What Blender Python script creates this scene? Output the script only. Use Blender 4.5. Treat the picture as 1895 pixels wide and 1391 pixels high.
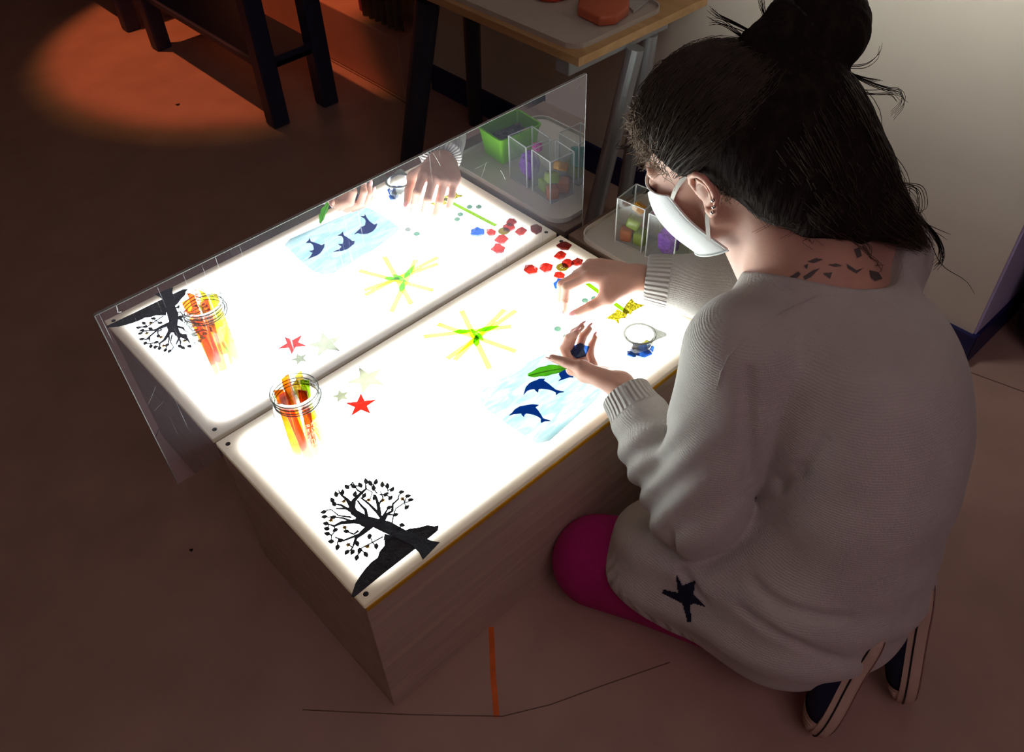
import bpy, bmesh, math, random
import numpy as np
from mathutils import Vector, Matrix, noise as mnoise

for o in list(bpy.data.objects):
    bpy.data.objects.remove(o, do_unlink=True)
scene = bpy.context.scene
COL = scene.collection

# ------------------------------------------------------------------ camera
CAM = np.array([-0.28805, -0.72082, 1.63088])
ROT = np.array([[0.73273792, 0.50084419, -0.46070623],
                [-0.67971734, 0.50596761, -0.53101894],
                [-0.03285532, 0.70224773, 0.71117414]])
FPX = 1610.4057
K = 0.848                 # the plan is drawn in units of the table; K turns them into metres at the end
cam_d = bpy.data.cameras.new('camera')
cam_d.sensor_fit = 'HORIZONTAL'; cam_d.sensor_width = 36.0
cam_d.lens = FPX / 1895.0 * 36.0
cam_d.clip_start = 0.05; cam_d.clip_end = 40
cam = bpy.data.objects.new('camera', cam_d); COL.objects.link(cam)
cam.matrix_world = Matrix([list(ROT[0]) + [CAM[0] * K], list(ROT[1]) + [CAM[1] * K], list(ROT[2]) + [CAM[2] * K], [0, 0, 0, 1]])
scene.camera = cam

# ------------------------------------------------------------------ world, exposure
world = bpy.data.worlds.new('world'); scene.world = world; world.use_nodes = True
world.node_tree.nodes['Background'].inputs[0].default_value = (0.9, 0.72, 0.8, 1)
world.node_tree.nodes['Background'].inputs[1].default_value = 0.0
vs = scene.view_settings
vs.view_transform = 'Standard'; vs.look = 'None'; vs.gamma = 1.0; vs.use_curve_mapping = False
vs.exposure = 0.0
PANEL_E = 11.5            # luminance of the light table's diffuser
scene.cycles.use_denoising = True
scene.cycles.filter_width = 1.1
scene.cycles.max_bounces = 10
scene.cycles.diffuse_bounces = 5
scene.cycles.transparent_max_bounces = 24
scene.cycles.sample_clamp_indirect = 6.0

def lamp(name, kind, loc, energy, color, target=None, **kw):
    d = bpy.data.lights.new(name, kind); d.energy = energy; d.color = color
    for k, v in kw.items(): setattr(d, k, v)
    o = bpy.data.objects.new(name, d); COL.objects.link(o); o.location = loc
    if target is not None:
        o.rotation_euler = (Vector(target) - Vector(loc)).to_track_quat('-Z', 'Y').to_euler()
    return o
# the coloured effect projector hung from the ceiling: red-orange disc with a yellow rim on the floor
lamp('projector_red', 'SPOT', (0.75, 3.3, 2.6), 130, (1.0, 0.21, 0.09), (1.36, 2.92, 0), spot_size=0.66, spot_blend=0.36, shadow_soft_size=0.03)
lamp('projector_yellow', 'SPOT', (0.75, 3.3, 2.6), 22, (1.0, 0.48, 0.06), (1.30, 2.88, 0), spot_size=0.67, spot_blend=0.20, shadow_soft_size=0.03)
# unseen fill lamps, added: one behind the camera, one for the right-hand wall
lamp('added_room_fill', 'AREA', (-0.2, -1.7, 2.6), 11.0, (1.0, 0.70, 0.80), (0.6, -0.2, 0), shape='DISK', size=1.6)
lamp('added_wall_spot', 'SPOT', (1.38, -0.05, 1.36), 9.5, (1.0, 0.97, 0.87), (1.635, -0.05, 0.95), spot_size=1.9, spot_blend=0.8, shadow_soft_size=0.06)

# ------------------------------------------------------------------ helpers
H = 0.3852               # light table top
MY = 0.4815              # mirror plane
def ray(px, py):
    return ROT @ np.array([(px - 947.5) / FPX, -(py - 695.5) / FPX, -1.0])
def at(px, py, z):
    d = ray(px, py); return CAM + d * ((z - CAM[2]) / d[2])
def at_x(px, py, x):
    d = ray(px, py); return CAM + d * ((x - CAM[0]) / d[0])
def at_y(px, py, y):
    d = ray(px, py); return CAM + d * ((y - CAM[1]) / d[1])
def at_refl(px, py, z=H):                     # a point known from its image in the mirror
    p = at(px, py, z); return np.array([p[0], 2 * MY - p[1], z])

def link(name, me, mat=None, parent=None):
    o = bpy.data.objects.new(name, me); COL.objects.link(o)
    if mat is not None and not me.materials: me.materials.append(mat)
    if parent is not None:
        o.parent = parent
    return o
def tag(o, label=None, cat=None, group=None, kind=None):
    if label: o['label'] = label
    if cat: o['category'] = cat
    if group: o['group'] = group
    if kind: o['kind'] = kind
    return o
def empty(name, loc=(0, 0, 0), rz=0.0):
    o = bpy.data.objects.new(name, None); COL.objects.link(o)
    o.location = loc; o.rotation_euler = (0, 0, rz); o.empty_display_size = 0.05
    return o
def shade(me, smooth=True):
    me.polygons.foreach_set('use_smooth', [smooth] * len(me.polygons))

class MB:
    """collects shapes; build() links them as ONE mesh object (world coordinates minus origin)"""
    def __init__(s): s.v = []; s.f = []
    def add(s, v, f):
        n = len(s.v); s.v += [tuple(map(float, p)) for p in v]; s.f += [tuple(i + n for i in q) for q in f]; return s
    def box(s, c, d, rz=0.0, rot=None):
        c = np.array(c, float); d = np.array(d, float) / 2
        P = np.array([[x, y, z] for x in (-1, 1) for y in (-1, 1) for z in (-1, 1)]) * d
        M = np.array(Matrix.Rotation(rz, 3, 'Z')) if rot is None else np.array(rot)
        P = P @ M.T + c
        return s.add(P, [(0, 1, 3, 2), (4, 6, 7, 5), (0, 4, 5, 1), (2, 3, 7, 6), (0, 2, 6, 4), (1, 5, 7, 3)])
    def prism(s, poly, z0, z1):
        n = len(poly); poly = [tuple(p[:2]) for p in poly]
        a = sum(poly[i][0] * poly[(i + 1) % n][1] - poly[(i + 1) % n][0] * poly[i][1] for i in range(n))
        if a < 0: poly = poly[::-1]
        v = [(x, y, z0) for x, y in poly] + [(x, y, z1) for x, y in poly]
        f = [tuple(range(n - 1, -1, -1)), tuple(range(n, 2 * n))] + [(i, (i + 1) % n, n + (i + 1) % n, n + i) for i in range(n)]
        return s.add(v, f)
    def tube(s, pts, rad, n=10, caps=True, flat=None):
        pts = [Vector(p) for p in pts]; m = len(pts)
        rad = [rad] * m if not hasattr(rad, '__len__') else rad
        t = [(pts[min(i + 1, m - 1)] - pts[max(i - 1, 0)]).normalized() for i in range(m)]
        up = Vector((0, 0, 1)) if abs(t[0].z) < .9 else Vector((1, 0, 0))
        x = t[0].cross(up).normalized(); v = []; f = []
        for i in range(m):
            x = (x - t[i] * x.dot(t[i])).normalized(); y = t[i].cross(x)
            for k in range(n):
                a = 2 * math.pi * k / n
                v.append(pts[i] + (x * math.cos(a) + y * math.sin(a)) * rad[i])
        for i in range(m - 1):
            for k in range(n):
                f.append((i * n + k, i * n + (k + 1) % n, (i + 1) * n + (k + 1) % n, (i + 1) * n + k))
        if caps:
            f.append(tuple(range(n - 1, -1, -1))); f.append(tuple(range((m - 1) * n, m * n)))
        return s.add(v, f)
    def lathe(s, prof, c, n=40, close=False):
        v = []; f = []; m = len(prof)
        for r, z in prof:
            for k in range(n):
                a = 2 * math.pi * k / n; v.append((c[0] + r * math.cos(a), c[1] + r * math.sin(a), c[2] + z))
        for i in range(m - 1 + (1 if close else 0)):
            j = (i + 1) % m
            for k in range(n):
                f.append((i * n + k, i * n + (k + 1) % n, j * n + (k + 1) % n, j * n + k))
        return s.add(v, f)
    def build(s, name, mat, parent=None, smooth=False, bevel=0.0, origin=None, seg=2):
        me = bpy.data.meshes.new(name)
        o0 = np.array(origin if origin is not None else (0, 0, 0), float)
        q = parent
        while q is not None: o0 = o0 + np.array(q.location); q = q.parent
        me.from_pydata([tuple(np.array(p) - o0) for p in s.v], [], s.f); me.update()
        bm = bmesh.new(); bm.from_mesh(me)
        bmesh.ops.recalc_face_normals(bm, faces=bm.faces)
        if bevel:
            es = [e for e in bm.edges if len(e.link_faces) == 2 and e.calc_face_angle(0) > 0.5]
            bmesh.ops.bevel(bm, geom=es, offset=bevel, segments=seg, profile=0.5, affect='EDGES')
        bm.to_mesh(me); bm.free()
        if smooth: shade(me)
        o = link(name, me, mat, parent)
        if origin is not None and parent is None: o.location = o0
        return o

def rrect(cx, cy, w, d, r, rz=0.0, n=8):
    p = []
    for sx, sy, a0 in ((1, 1, 0), (-1, 1, 90), (-1, -1, 180), (1, -1, 270)):
        for k in range(n + 1):
            a = math.radians(a0 + 90 * k / n)
            x = sx * (w / 2 - r) + r * math.cos(a); y = sy * (d / 2 - r) + r * math.sin(a)
            p.append((cx + x * math.cos(rz) - y * math.sin(rz), cy + x * math.sin(rz) + y * math.cos(rz)))
    return p

# ------------------------------------------------------------------ materials
def lin(c):
    return tuple(((x / 255) / 12.92 if x / 255 <= 0.04045 else ((x / 255 + 0.055) / 1.055) ** 2.4) for x in c)
def new_mat(name):
    m = bpy.data.materials.new(name); m.use_nodes = True
    nt = m.node_tree; b = nt.nodes['Principled BSDF']; return m, nt, b
def pmat(name, col, rough=0.5, metal=0.0, var=0.12, scale=12.0, bump=0.0, bscale=80.0, spec=0.5, trans=0.0, ior=1.45, stretch=None, sss=0.0):
    """principled with noise-driven colour variation and relief"""
    m, nt, b = new_mat(name); N = nt.nodes; L = nt.links
    col = tuple(col)
    tc = N.new('ShaderNodeTexCoord'); src = tc.outputs['Object']
    if stretch:
        mp = N.new('ShaderNodeMapping'); mp.inputs['Scale'].default_value = stretch
        L.new(src, mp.inputs['Vector']); src = mp.outputs['Vector']
    nz = N.new('ShaderNodeTexNoise'); nz.inputs['Scale'].default_value = scale; nz.inputs['Detail'].default_value = 5
    L.new(src, nz.inputs['Vector'])
    cr = N.new('ShaderNodeValToRGB')
    cr.color_ramp.elements[0].position = 0.3; cr.color_ramp.elements[1].position = 0.7
    cr.color_ramp.elements[0].color = tuple(max(0, c * (1 - var)) for c in col) + (1,)
    cr.color_ramp.elements[1].color = tuple(min(1, c * (1 + var)) for c in col) + (1,)
    L.new(nz.outputs['Fac'], cr.inputs['Fac']); L.new(cr.outputs['Color'], b.inputs['Base Color'])
    b.inputs['Roughness'].default_value = rough; b.inputs['Metallic'].default_value = metal
    b.inputs['Specular IOR Level'].default_value = spec
    b.inputs['Transmission Weight'].default_value = trans; b.inputs['IOR'].default_value = ior
    if sss:
        b.inputs['Subsurface Weight'].default_value = sss; b.inputs['Subsurface Radius'].default_value = (0.012, 0.005, 0.003)
        b.inputs['Subsurface Scale'].default_value = 1.0
    if bump:
        n2 = N.new('ShaderNodeTexNoise'); n2.inputs['Scale'].default_value = bscale; n2.inputs['Detail'].default_value = 3
        L.new(src, n2.inputs['Vector'])
        bp = N.new('ShaderNodeBump'); bp.inputs['Strength'].default_value = bump; bp.inputs['Distance'].default_value = 0.01
        L.new(n2.outputs['Fac'], bp.inputs['Height']); L.new(bp.outputs['Normal'], b.inputs['Normal'])
    return m
def wood_mat(name, c1, c2, rough=0.45, stretch=(1, 14, 14), scale=3.0):
    m, nt, b = new_mat(name); N = nt.nodes; L = nt.links
    tc = N.new('ShaderNodeTexCoord'); mp = N.new('ShaderNodeMapping'); mp.inputs['Scale'].default_value = stretch
    L.new(tc.outputs['Object'], mp.inputs['Vector'])
    nz = N.new('ShaderNodeTexNoise'); nz.inputs['Scale'].default_value = scale; nz.inputs['Detail'].default_value = 8; nz.inputs['Distortion'].default_value = 0.6
    L.new(mp.outputs['Vector'], nz.inputs['Vector'])
    cr = N.new('ShaderNodeValToRGB'); cr.color_ramp.elements[0].position = 0.35; cr.color_ramp.elements[1].position = 0.68
    cr.color_ramp.elements[0].color = tuple(c1) + (1,); cr.color_ramp.elements[1].color = tuple(c2) + (1,)
    L.new(nz.outputs['Fac'], cr.inputs['Fac']); L.new(cr.outputs['Color'], b.inputs['Base Color'])
    b.inputs['Roughness'].default_value = rough
    bp = N.new('ShaderNodeBump'); bp.inputs['Strength'].default_value = 0.08; bp.inputs['Distance'].default_value = 0.01
    L.new(nz.outputs['Fac'], bp.inputs['Height']); L.new(bp.outputs['Normal'], b.inputs['Normal'])
    return m
def schlick(N, L, f0=0.04):
    lw = N.new('ShaderNodeLayerWeight'); lw.inputs['Blend'].default_value = 0.5
    p = N.new('ShaderNodeMath'); p.operation = 'POWER'; p.inputs[1].default_value = 5.0; L.new(lw.outputs['Facing'], p.inputs[0])
    a = N.new('ShaderNodeMath'); a.operation = 'MULTIPLY_ADD'; a.inputs[1].default_value = 1 - f0; a.inputs[2].default_value = f0; L.new(p.outputs[0], a.inputs[0])
    return a.outputs[0]
def filter_mat(name, col, body=0.25, gloss=0.08, rough=0.15, bodycol=None, var=0.15, scale=60.0):
    """coloured translucent plastic: light passes tinted (at both faces), part of it scattered, a little gloss"""
    col = tuple(min(.98, math.sqrt(c * 3.0 / PANEL_E) / (1 - body)) for c in col); var = var * .6
    m, nt, b = new_mat(name); N = nt.nodes; L = nt.links; N.remove(b)
    out = N['Material Output']
    tc = N.new('ShaderNodeTexCoord'); nz = N.new('ShaderNodeTexNoise'); nz.inputs['Scale'].default_value = scale
    L.new(tc.outputs['Object'], nz.inputs['Vector'])
    cr = N.new('ShaderNodeValToRGB'); cr.color_ramp.elements[0].position = 0.3; cr.color_ramp.elements[1].position = 0.7
    cr.color_ramp.elements[0].color = tuple(c * (1 - var) for c in col) + (1,)
    cr.color_ramp.elements[1].color = tuple(min(1, c * (1 + var)) for c in col) + (1,)
    L.new(nz.outputs['Fac'], cr.inputs['Fac'])
    t = N.new('ShaderNodeBsdfTransparent'); L.new(cr.outputs['Color'], t.inputs['Color'])
    bc = tuple(c * min(1.0, 3.5 / PANEL_E) for c in (bodycol or col)) + (1,)
    tr = N.new('ShaderNodeBsdfTranslucent'); tr.inputs['Color'].default_value = bc
    df = N.new('ShaderNodeBsdfDiffuse'); df.inputs['Color'].default_value = bc
    m0 = N.new('ShaderNodeMixShader'); m0.inputs[0].default_value = 0.5; L.new(tr.outputs[0], m0.inputs[1]); L.new(df.outputs[0], m0.inputs[2])
    m1 = N.new('ShaderNodeMixShader'); m1.inputs[0].default_value = body; L.new(t.outputs[0], m1.inputs[1]); L.new(m0.outputs[0], m1.inputs[2])
    g = N.new('ShaderNodeBsdfGlossy'); g.inputs['Roughness'].default_value = rough
    fr = schlick(N, L, gloss * .5)
    m2 = N.new('ShaderNodeMixShader'); L.new(fr, m2.inputs[0]); L.new(m1.outputs[0], m2.inputs[1]); L.new(g.outputs[0], m2.inputs[2])
    L.new(m2.outputs[0], out.inputs['Surface'])
    return m
def glass_mat(name, tint=(0.96, 0.98, 0.97), rough=0.0, ior=1.45):
    m, nt, b = new_mat(name)
    b.inputs['Base Color'].default_value = tuple(tint) + (1,)
    b.inputs['Transmission Weight'].default_value = 1.0; b.inputs['Roughness'].default_value = rough; b.inputs['IOR'].default_value = ior
    return m

M = {}
M['white_wall'] = pmat('painted_wall', lin((232, 226, 212)), 0.8, var=0.03, scale=6, bump=0.05, bscale=300)
M['plum_wall'] = pmat('wall_lower_paint', lin((190, 170, 160)), 0.7, var=0.05, scale=4, bump=0.04, bscale=200)
M['lilac'] = pmat('lilac_paint', lin((196, 194, 240)), 0.6, var=0.04)
M['navy'] = pmat('navy_skirting', lin((26, 30, 86)), 0.4, var=0.1)
M['ceiling'] = pmat('ceiling_white', lin((225, 215, 205)), 0.9, var=0.02)
M['floor'] = pmat('vinyl_floor', lin((182, 150, 138)), 0.42, var=0.10, scale=7, bump=0.03, bscale=400)
M['plinth'] = pmat('brown_plinth', lin((196, 150, 134)), 0.6, var=0.06)
M['seam'] = pmat('weld_seam', lin((112, 86, 78)), 0.6)
M['tape'] = pmat('orange_tape', lin((225, 105, 35)), 0.5, var=0.12, scale=40)
M['birch'] = wood_mat('birch_ply', lin((188, 164, 150)), lin((208, 186, 168)), 0.5, stretch=(1.2, 8, 22))
M['bleed_tint'] = pmat('painted_light_bleed', lin((214, 160, 20)), 0.4, var=0.1)  # yellow of light leaking out below the panel, put into the colour
M['dark_gap'] = pmat('navy_laminate', lin((34, 40, 74)), 0.35)
M['black_wood'] = pmat('black_stained_wood', lin((44, 47, 76)), 0.5, var=0.2)
M['grey_cloth'] = pmat('grey_curtain', lin((120, 112, 108)), 0.8, var=0.1)
M['steel'] = pmat('brushed_steel', lin((186, 194, 200)), 0.35, metal=0.55, var=0.05)
M['desk'] = wood_mat('desk_beech', lin((190, 150, 100)), lin((212, 174, 122)), 0.35, stretch=(10, 1, 10))
M['tray'] = pmat('grey_plastic_tray', lin((196, 190, 180)), 0.4, var=0.03, bump=0.04, bscale=500)
M['box_wood'] = wood_mat('brown_box_wood', lin((110, 88, 74)), lin((134, 108, 92)), 0.5, stretch=(10, 1.2, 10))
M['black_dot'] = pmat('black_screw', (0.012, 0.012, 0.014), 0.4)
M['black_fabric'] = pmat('black_nylon', (0.010, 0.010, 0.012), 0.7, bump=0.2, bscale=200)

# the glowing diffuser: dimming and cream tint towards its screwed-down rim are painted into the emission
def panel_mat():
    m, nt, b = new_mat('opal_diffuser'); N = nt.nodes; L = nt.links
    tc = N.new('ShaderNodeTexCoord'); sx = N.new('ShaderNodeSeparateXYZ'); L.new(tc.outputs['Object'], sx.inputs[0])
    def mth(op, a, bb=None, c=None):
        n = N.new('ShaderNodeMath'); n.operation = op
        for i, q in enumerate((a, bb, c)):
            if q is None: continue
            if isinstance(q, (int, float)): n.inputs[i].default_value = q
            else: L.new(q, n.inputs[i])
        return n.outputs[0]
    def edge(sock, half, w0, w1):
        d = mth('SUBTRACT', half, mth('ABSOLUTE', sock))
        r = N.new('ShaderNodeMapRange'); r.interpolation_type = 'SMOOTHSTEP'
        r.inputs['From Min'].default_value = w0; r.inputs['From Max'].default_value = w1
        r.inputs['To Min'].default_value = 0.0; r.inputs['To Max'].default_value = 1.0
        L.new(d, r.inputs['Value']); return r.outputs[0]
    def endfall(sock):                     # further dimming painted into the emission at the right-hand end
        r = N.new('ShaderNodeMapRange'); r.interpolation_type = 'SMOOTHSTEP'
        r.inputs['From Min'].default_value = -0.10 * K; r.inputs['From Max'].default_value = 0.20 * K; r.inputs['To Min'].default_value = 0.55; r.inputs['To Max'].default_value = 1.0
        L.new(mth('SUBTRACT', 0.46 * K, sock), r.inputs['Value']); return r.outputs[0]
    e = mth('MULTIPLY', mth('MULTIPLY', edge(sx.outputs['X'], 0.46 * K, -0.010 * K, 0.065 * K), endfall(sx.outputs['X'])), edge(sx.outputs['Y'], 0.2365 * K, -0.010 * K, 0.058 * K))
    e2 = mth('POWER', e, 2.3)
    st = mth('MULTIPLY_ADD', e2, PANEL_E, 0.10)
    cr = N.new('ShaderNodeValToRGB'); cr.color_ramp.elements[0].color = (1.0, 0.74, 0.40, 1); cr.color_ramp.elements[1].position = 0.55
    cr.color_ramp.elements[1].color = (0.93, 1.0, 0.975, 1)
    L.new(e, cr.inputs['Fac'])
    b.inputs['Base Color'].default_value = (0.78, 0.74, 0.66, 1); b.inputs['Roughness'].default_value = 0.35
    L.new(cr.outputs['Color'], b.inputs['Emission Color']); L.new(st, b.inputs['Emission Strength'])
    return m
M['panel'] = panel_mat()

def mirror_mat():
    m, nt, b = new_mat('acrylic_mirror'); N = nt.nodes; L = nt.links
    tc = N.new('ShaderNodeTexCoord')
    # fine scratches: stretched noise raises the roughness in thin streaks
    acc = None
    for k, (rz, sc) in enumerate(((0.5, 1.0), (-0.9, 1.3), (1.3, 0.8))):
        mp = N.new('ShaderNodeMapping'); mp.inputs['Rotation'].default_value = (0, rz, 0); mp.inputs['Scale'].default_value = (260 * sc, 60, 5 * sc)
        L.new(tc.outputs['Object'], mp.inputs['Vector'])
        nz = N.new('ShaderNodeTexNoise'); nz.inputs['Scale'].default_value = 1.0; nz.inputs['Detail'].default_value = 2
        L.new(mp.outputs['Vector'], nz.inputs['Vector'])
        r = N.new('ShaderNodeMapRange'); r.inputs['From Min'].default_value = 0.66; r.inputs['From Max'].default_value = 0.80
        L.new(nz.outputs['Fac'], r.inputs['Value'])
        if acc is None: acc = r.outputs[0]
        else:
            a = N.new('ShaderNodeMath'); a.operation = 'MAXIMUM'; L.new(acc, a.inputs[0]); L.new(r.outputs[0], a.inputs[1]); acc = a.outputs[0]
    n3 = N.new('ShaderNodeTexNoise'); n3.inputs['Scale'].default_value = 7; L.new(tc.outputs['Object'], n3.inputs['Vector'])
    r3 = N.new('ShaderNodeMapRange'); r3.inputs['From Min'].default_value = 0.45; r3.inputs['From Max'].default_value = 0.7
    L.new(n3.outputs['Fac'], r3.inputs['Value'])
    mul = N.new('ShaderNodeMath'); mul.operation = 'MULTIPLY'; L.new(acc, mul.inputs[0]); L.new(r3.outputs[0], mul.inputs[1])
    N.remove(b); out = N['Material Output']
    g = N.new('ShaderNodeBsdfGlossy'); g.inputs['Color'].default_value = (0.86, 0.88, 0.93, 1); g.inputs['Roughness'].default_value = 0.004
    d = N.new('ShaderNodeBsdfGlossy'); d.inputs['Color'].default_value = (0.8, 0.84, 0.9, 1); d.inputs['Roughness'].default_value = 0.45
    mx = N.new('ShaderNodeMixShader'); L.new(mul.outputs[0], mx.inputs[0]); L.new(g.outputs[0], mx.inputs[1]); L.new(d.outputs[0], mx.inputs[2])
    hz = N.new('ShaderNodeBsdfDiffuse'); hz.inputs['Color'].default_value = (0.55, 0.6, 0.75, 1)      # faint haze of the worn acrylic
    m2 = N.new('ShaderNodeMixShader'); m2.inputs[0].default_value = 0.06; L.new(mx.outputs[0], m2.inputs[1]); L.new(hz.outputs[0], m2.inputs[2])
    L.new(m2.outputs[0], out.inputs['Surface'])
    return m
M['mirror'] = mirror_mat()
M['mirror_edge'] = pmat('acrylic_edge', lin((200, 205, 205)), 0.25, trans=0.3)
M['mirror_back'] = pmat('mirror_backing', lin((70, 66, 70)), 0.6)
# ================================================================== SETTING
def wx(y): return 1.635
def struct(o): o['kind'] = 'structure'; return o
fl = struct(MB().box((0.7, 1.0, -0.03), (7.0, 8.0, 0.06)).build('floor', M['floor']))
struct(MB().box((0.7, 1.0, 2.73), (7.0, 8.0, 0.06)).build('ceiling', M['ceiling']))
def wall_slab(name, pts, z0, z1, mat, parent=None):
    return MB().prism(pts, z0, z1).build(name, mat, parent)
YE = -0.290
wr = struct(wall_slab('wall_right', [(wx(YE), YE), (wx(4.9), 4.9), (2.6, 4.9), (2.6, YE)], 0, 2.7, M['white_wall']))
# lilac painted end face of that wall
wall_slab('end_face', [(wx(YE) + 0.004, YE - 0.006), (2.6, YE - 0.006), (2.6, YE), (wx(YE) + 0.004, YE)], 0.10, 2.7, M['lilac'], wr)
struct(wall_slab('wall_back', [(-2.7, 4.9), (2.6, 4.9), (2.6, 5.0), (-2.7, 5.0)], 0, 2.7, M['plum_wall']))
struct(wall_slab('wall_left', [(-2.8, -2.9), (-2.7, -2.9), (-2.7, 5.0), (-2.8, 5.0)], 0, 2.7, M['plum_wall']))
struct(wall_slab('wall_front', [(-2.8, -3.0), (4.2, -3.0), (4.2, -2.9), (-2.8, -2.9)], 0, 2.7, M['plum_wall']))
struct(wall_slab('wall_far_right', [(4.1, -2.9), (4.2, -2.9), (4.2, -0.29), (4.1, -0.29)], 0, 2.7, M['plum_wall']))
struct(wall_slab('baseboard_right', [(wx(YE) - 0.012, YE - 0.012), (wx(1.88) - 0.012, 1.88), (wx(1.88), 1.88), (wx(YE), YE - 0.012)], 0, 0.10, M['navy']))
struct(wall_slab('baseboard_end', [(wx(YE), YE - 0.014), (2.6, YE - 0.014), (2.6, YE), (wx(YE), YE)], 0, 0.10, M['navy']))
# brown plinth under the far part of the wall, purple strip and pleated curtain above it
struct(MB().box((1.56, 3.35, 0.12), (0.13, 2.92, 0.24)).build('trim_1', M['plinth'], bevel=0.006))
tr = struct(MB().box((1.562, 2.185, 0.72), (0.02, 0.035, 0.96)).build('trim_2', pmat('purple_strip', lin((150, 60, 130)), 0.5)))
groove = MB().box((wx(1.6) - 0.001, 1.60, 0.75), (0.004, 0.003, 1.3)).build('panel_joint', M['seam'], wr)
def curtain():
    mb = MB(); v = []; f = []; n = 40
    for k in range(n + 1):
        y = 1.915 + 0.245 * k / n; x = 1.540 + 0.012 * math.sin(k * 0.95)
        v += [(x, y, 0.243), (x, y, 1.3), (x + 0.004, y, 0.243), (x + 0.004, y, 1.3)]
    for k in range(n):
        a, b = 4 * k, 4 * k + 4
        f += [(a, b, b + 1, a + 1), (a + 2, a + 3, b + 3, b + 2), (a, a + 2, b + 2, b), (a + 1, b + 1, b + 3, a + 3)]
    f += [(0, 1, 3, 2), (4 * n, 4 * n + 2, 4 * n + 3, 4 * n + 1)]
    o = mb.add(v, f).build('curtain', M['grey_cloth'], smooth=True)
    return tag(o, 'grey pleated curtain hanging above the brown plinth', 'curtain')
curtain()

# floor details: weld seams, orange tape, crumbs
def ribbon(name, pts, w, z, mat, parent=None):
    mb = MB()
    P = [np.array(p[:2]) for p in pts]; v = []; f = []
    for i, p in enumerate(P):
        t = P[min(i + 1, len(P) - 1)] - P[max(i - 1, 0)]; t = t / np.linalg.norm(t); n = np.array([-t[1], t[0]]) * w / 2
        for q in (p + n, p - n): v += [(q[0], q[1], 0.0), (q[0], q[1], z)]
    for i in range(len(P) - 1):
        a, b = 4 * i, 4 * i + 4
        f += [(a + 1, b + 1, b + 3, a + 3), (a, a + 1, a + 3 - 2 + 2, a + 2)] if False else [(a + 1, a + 3, b + 3, b + 1), (a, a + 1, b + 1, b), (a + 2, b + 2, b + 3, a + 3)]
    n_ = 4 * (len(P) - 1)
    f += [(0, 2, 3, 1), (n_, n_ + 1, n_ + 3, n_ + 2)]
    return mb.add(v, f).build(name, mat, parent)
ribbon('seam', [at(560, 1313, 0), at(760, 1322, 0), at(930, 1325, 0), at(1020, 1303, 0), at(1110, 1270, 0), at(1240, 1225, 0)], 0.0022, 0.0005, M['seam'], fl)
ribbon('seam', [at(590, 100, 0), at(700, 160, 0), at(775, 205, 0)], 0.006, 0.0007, M['seam'], fl)
ribbon('seam', [at(1785, 685, 0), at(1840, 705, 0), at(1895, 725, 0)], 0.003, 0.0006, M['seam'], fl)
tag(ribbon('floor_tape', [at(909, 1160, 0), at(912, 1240, 0), at(919, 1327, 0)], 0.011, 0.0004, M['tape']), 'strip of orange tape stuck on the floor before the light table', 'tape')
for px, py, s in ((329, 194, 0.010), (354, 1018, 0.005)):
    c = at(px, py, 0)
    tag(MB().prism([(c[0] + s * math.cos(a) * r, c[1] + s * math.sin(a) * r) for a, r in ((0, 1), (1, .7), (2.1, 1.1), (3, .6), (4.2, .9), (5.2, .7))], 0, 0.002).build('floor_crumb', M['black_dot']),
        'dark crumb lying in the orange light spot' if s > 0.006 else 'tiny dark speck on the floor left of the light table', 'crumb')

# ================================================================== LIGHT TABLE
LT = empty('light_table', (0.46, 0.2365, 0))
tag(LT, 'low wooden light table with glowing white top in front of the kneeling woman', 'light table')
def lt_box(name, c, d, mat, bev=0.0015): return MB().box(c, d).build(name, M[mat], LT, bevel=bev)
lt_box('front_board', (0.46, 0.009, 0.186), (0.92, 0.018, 0.372), 'birch')
lt_box('side_board', (0.009, 0.2365, 0.186), (0.018, 0.437, 0.372), 'birch')
lt_box('side_board', (0.911, 0.2365, 0.186), (0.018, 0.437, 0.372), 'dark_gap')
lt_box('back_board', (0.46, 0.464, 0.186), (0.92, 0.018, 0.372), 'birch')
lt_box('base_board', (0.46, 0.2365, 0.015), (0.884, 0.437, 0.02), 'birch')
lt_box('light_bleed_strip', (0.46, -0.0015, 0.3655), (0.92, 0.003, 0.010), 'bleed_tint', 0.0008)  # light bleed under the panel's front edge, painted as a yellow strip
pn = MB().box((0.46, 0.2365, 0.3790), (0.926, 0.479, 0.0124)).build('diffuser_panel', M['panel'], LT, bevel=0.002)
for x, y in ((0.012, 0.012), (0.013, 0.456), (0.907, 0.456), (0.907, 0.012)):
    MB().lathe([(0.0, 0.0008), (0.0035, 0.0008), (0.0048, 0.0), (0.0048, -0.001), (0, -0.001)], (x, y, H + 0.0001), 16).build('screw', M['black_dot'], pn, smooth=True)

# mirror: worn acrylic sheet fixed behind the table, leaning back a little
MR = empty('mirror', (0.455, MY, 0.335))
tag(MR, 'scratched rectangular acrylic mirror standing along the back of the light table', 'mirror')
tilt = 0.0
def mpt(x, d, z): return (x, MY + d + tilt * (z - H), z)
X0, X1, Z0, Z1 = -0.094, 1.005, 0.335, 0.7585
P = [mpt(X0, 0, Z0), mpt(X1, 0, Z0), mpt(X1, 0, Z1), mpt(X0, 0, Z1), mpt(X0, .0055, Z0), mpt(X1, .0055, Z0), mpt(X1, .0055, Z1), mpt(X0, .0055, Z1)]
MB().add(P, [(0, 1, 2, 3), (4, 7, 6, 5), (0, 4, 5, 1), (2, 6, 7, 3), (0, 3, 7, 4), (1, 5, 6, 2)]).build('mirror_sheet', M['mirror'], MR)
e = 0.0022
MB().box((X0 - 0.0003, MY + 0.0027, (Z0 + Z1) / 2), (0.0016, 0.0062, Z1 - Z0)).build('edge', M['mirror_edge'], MR)
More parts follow.
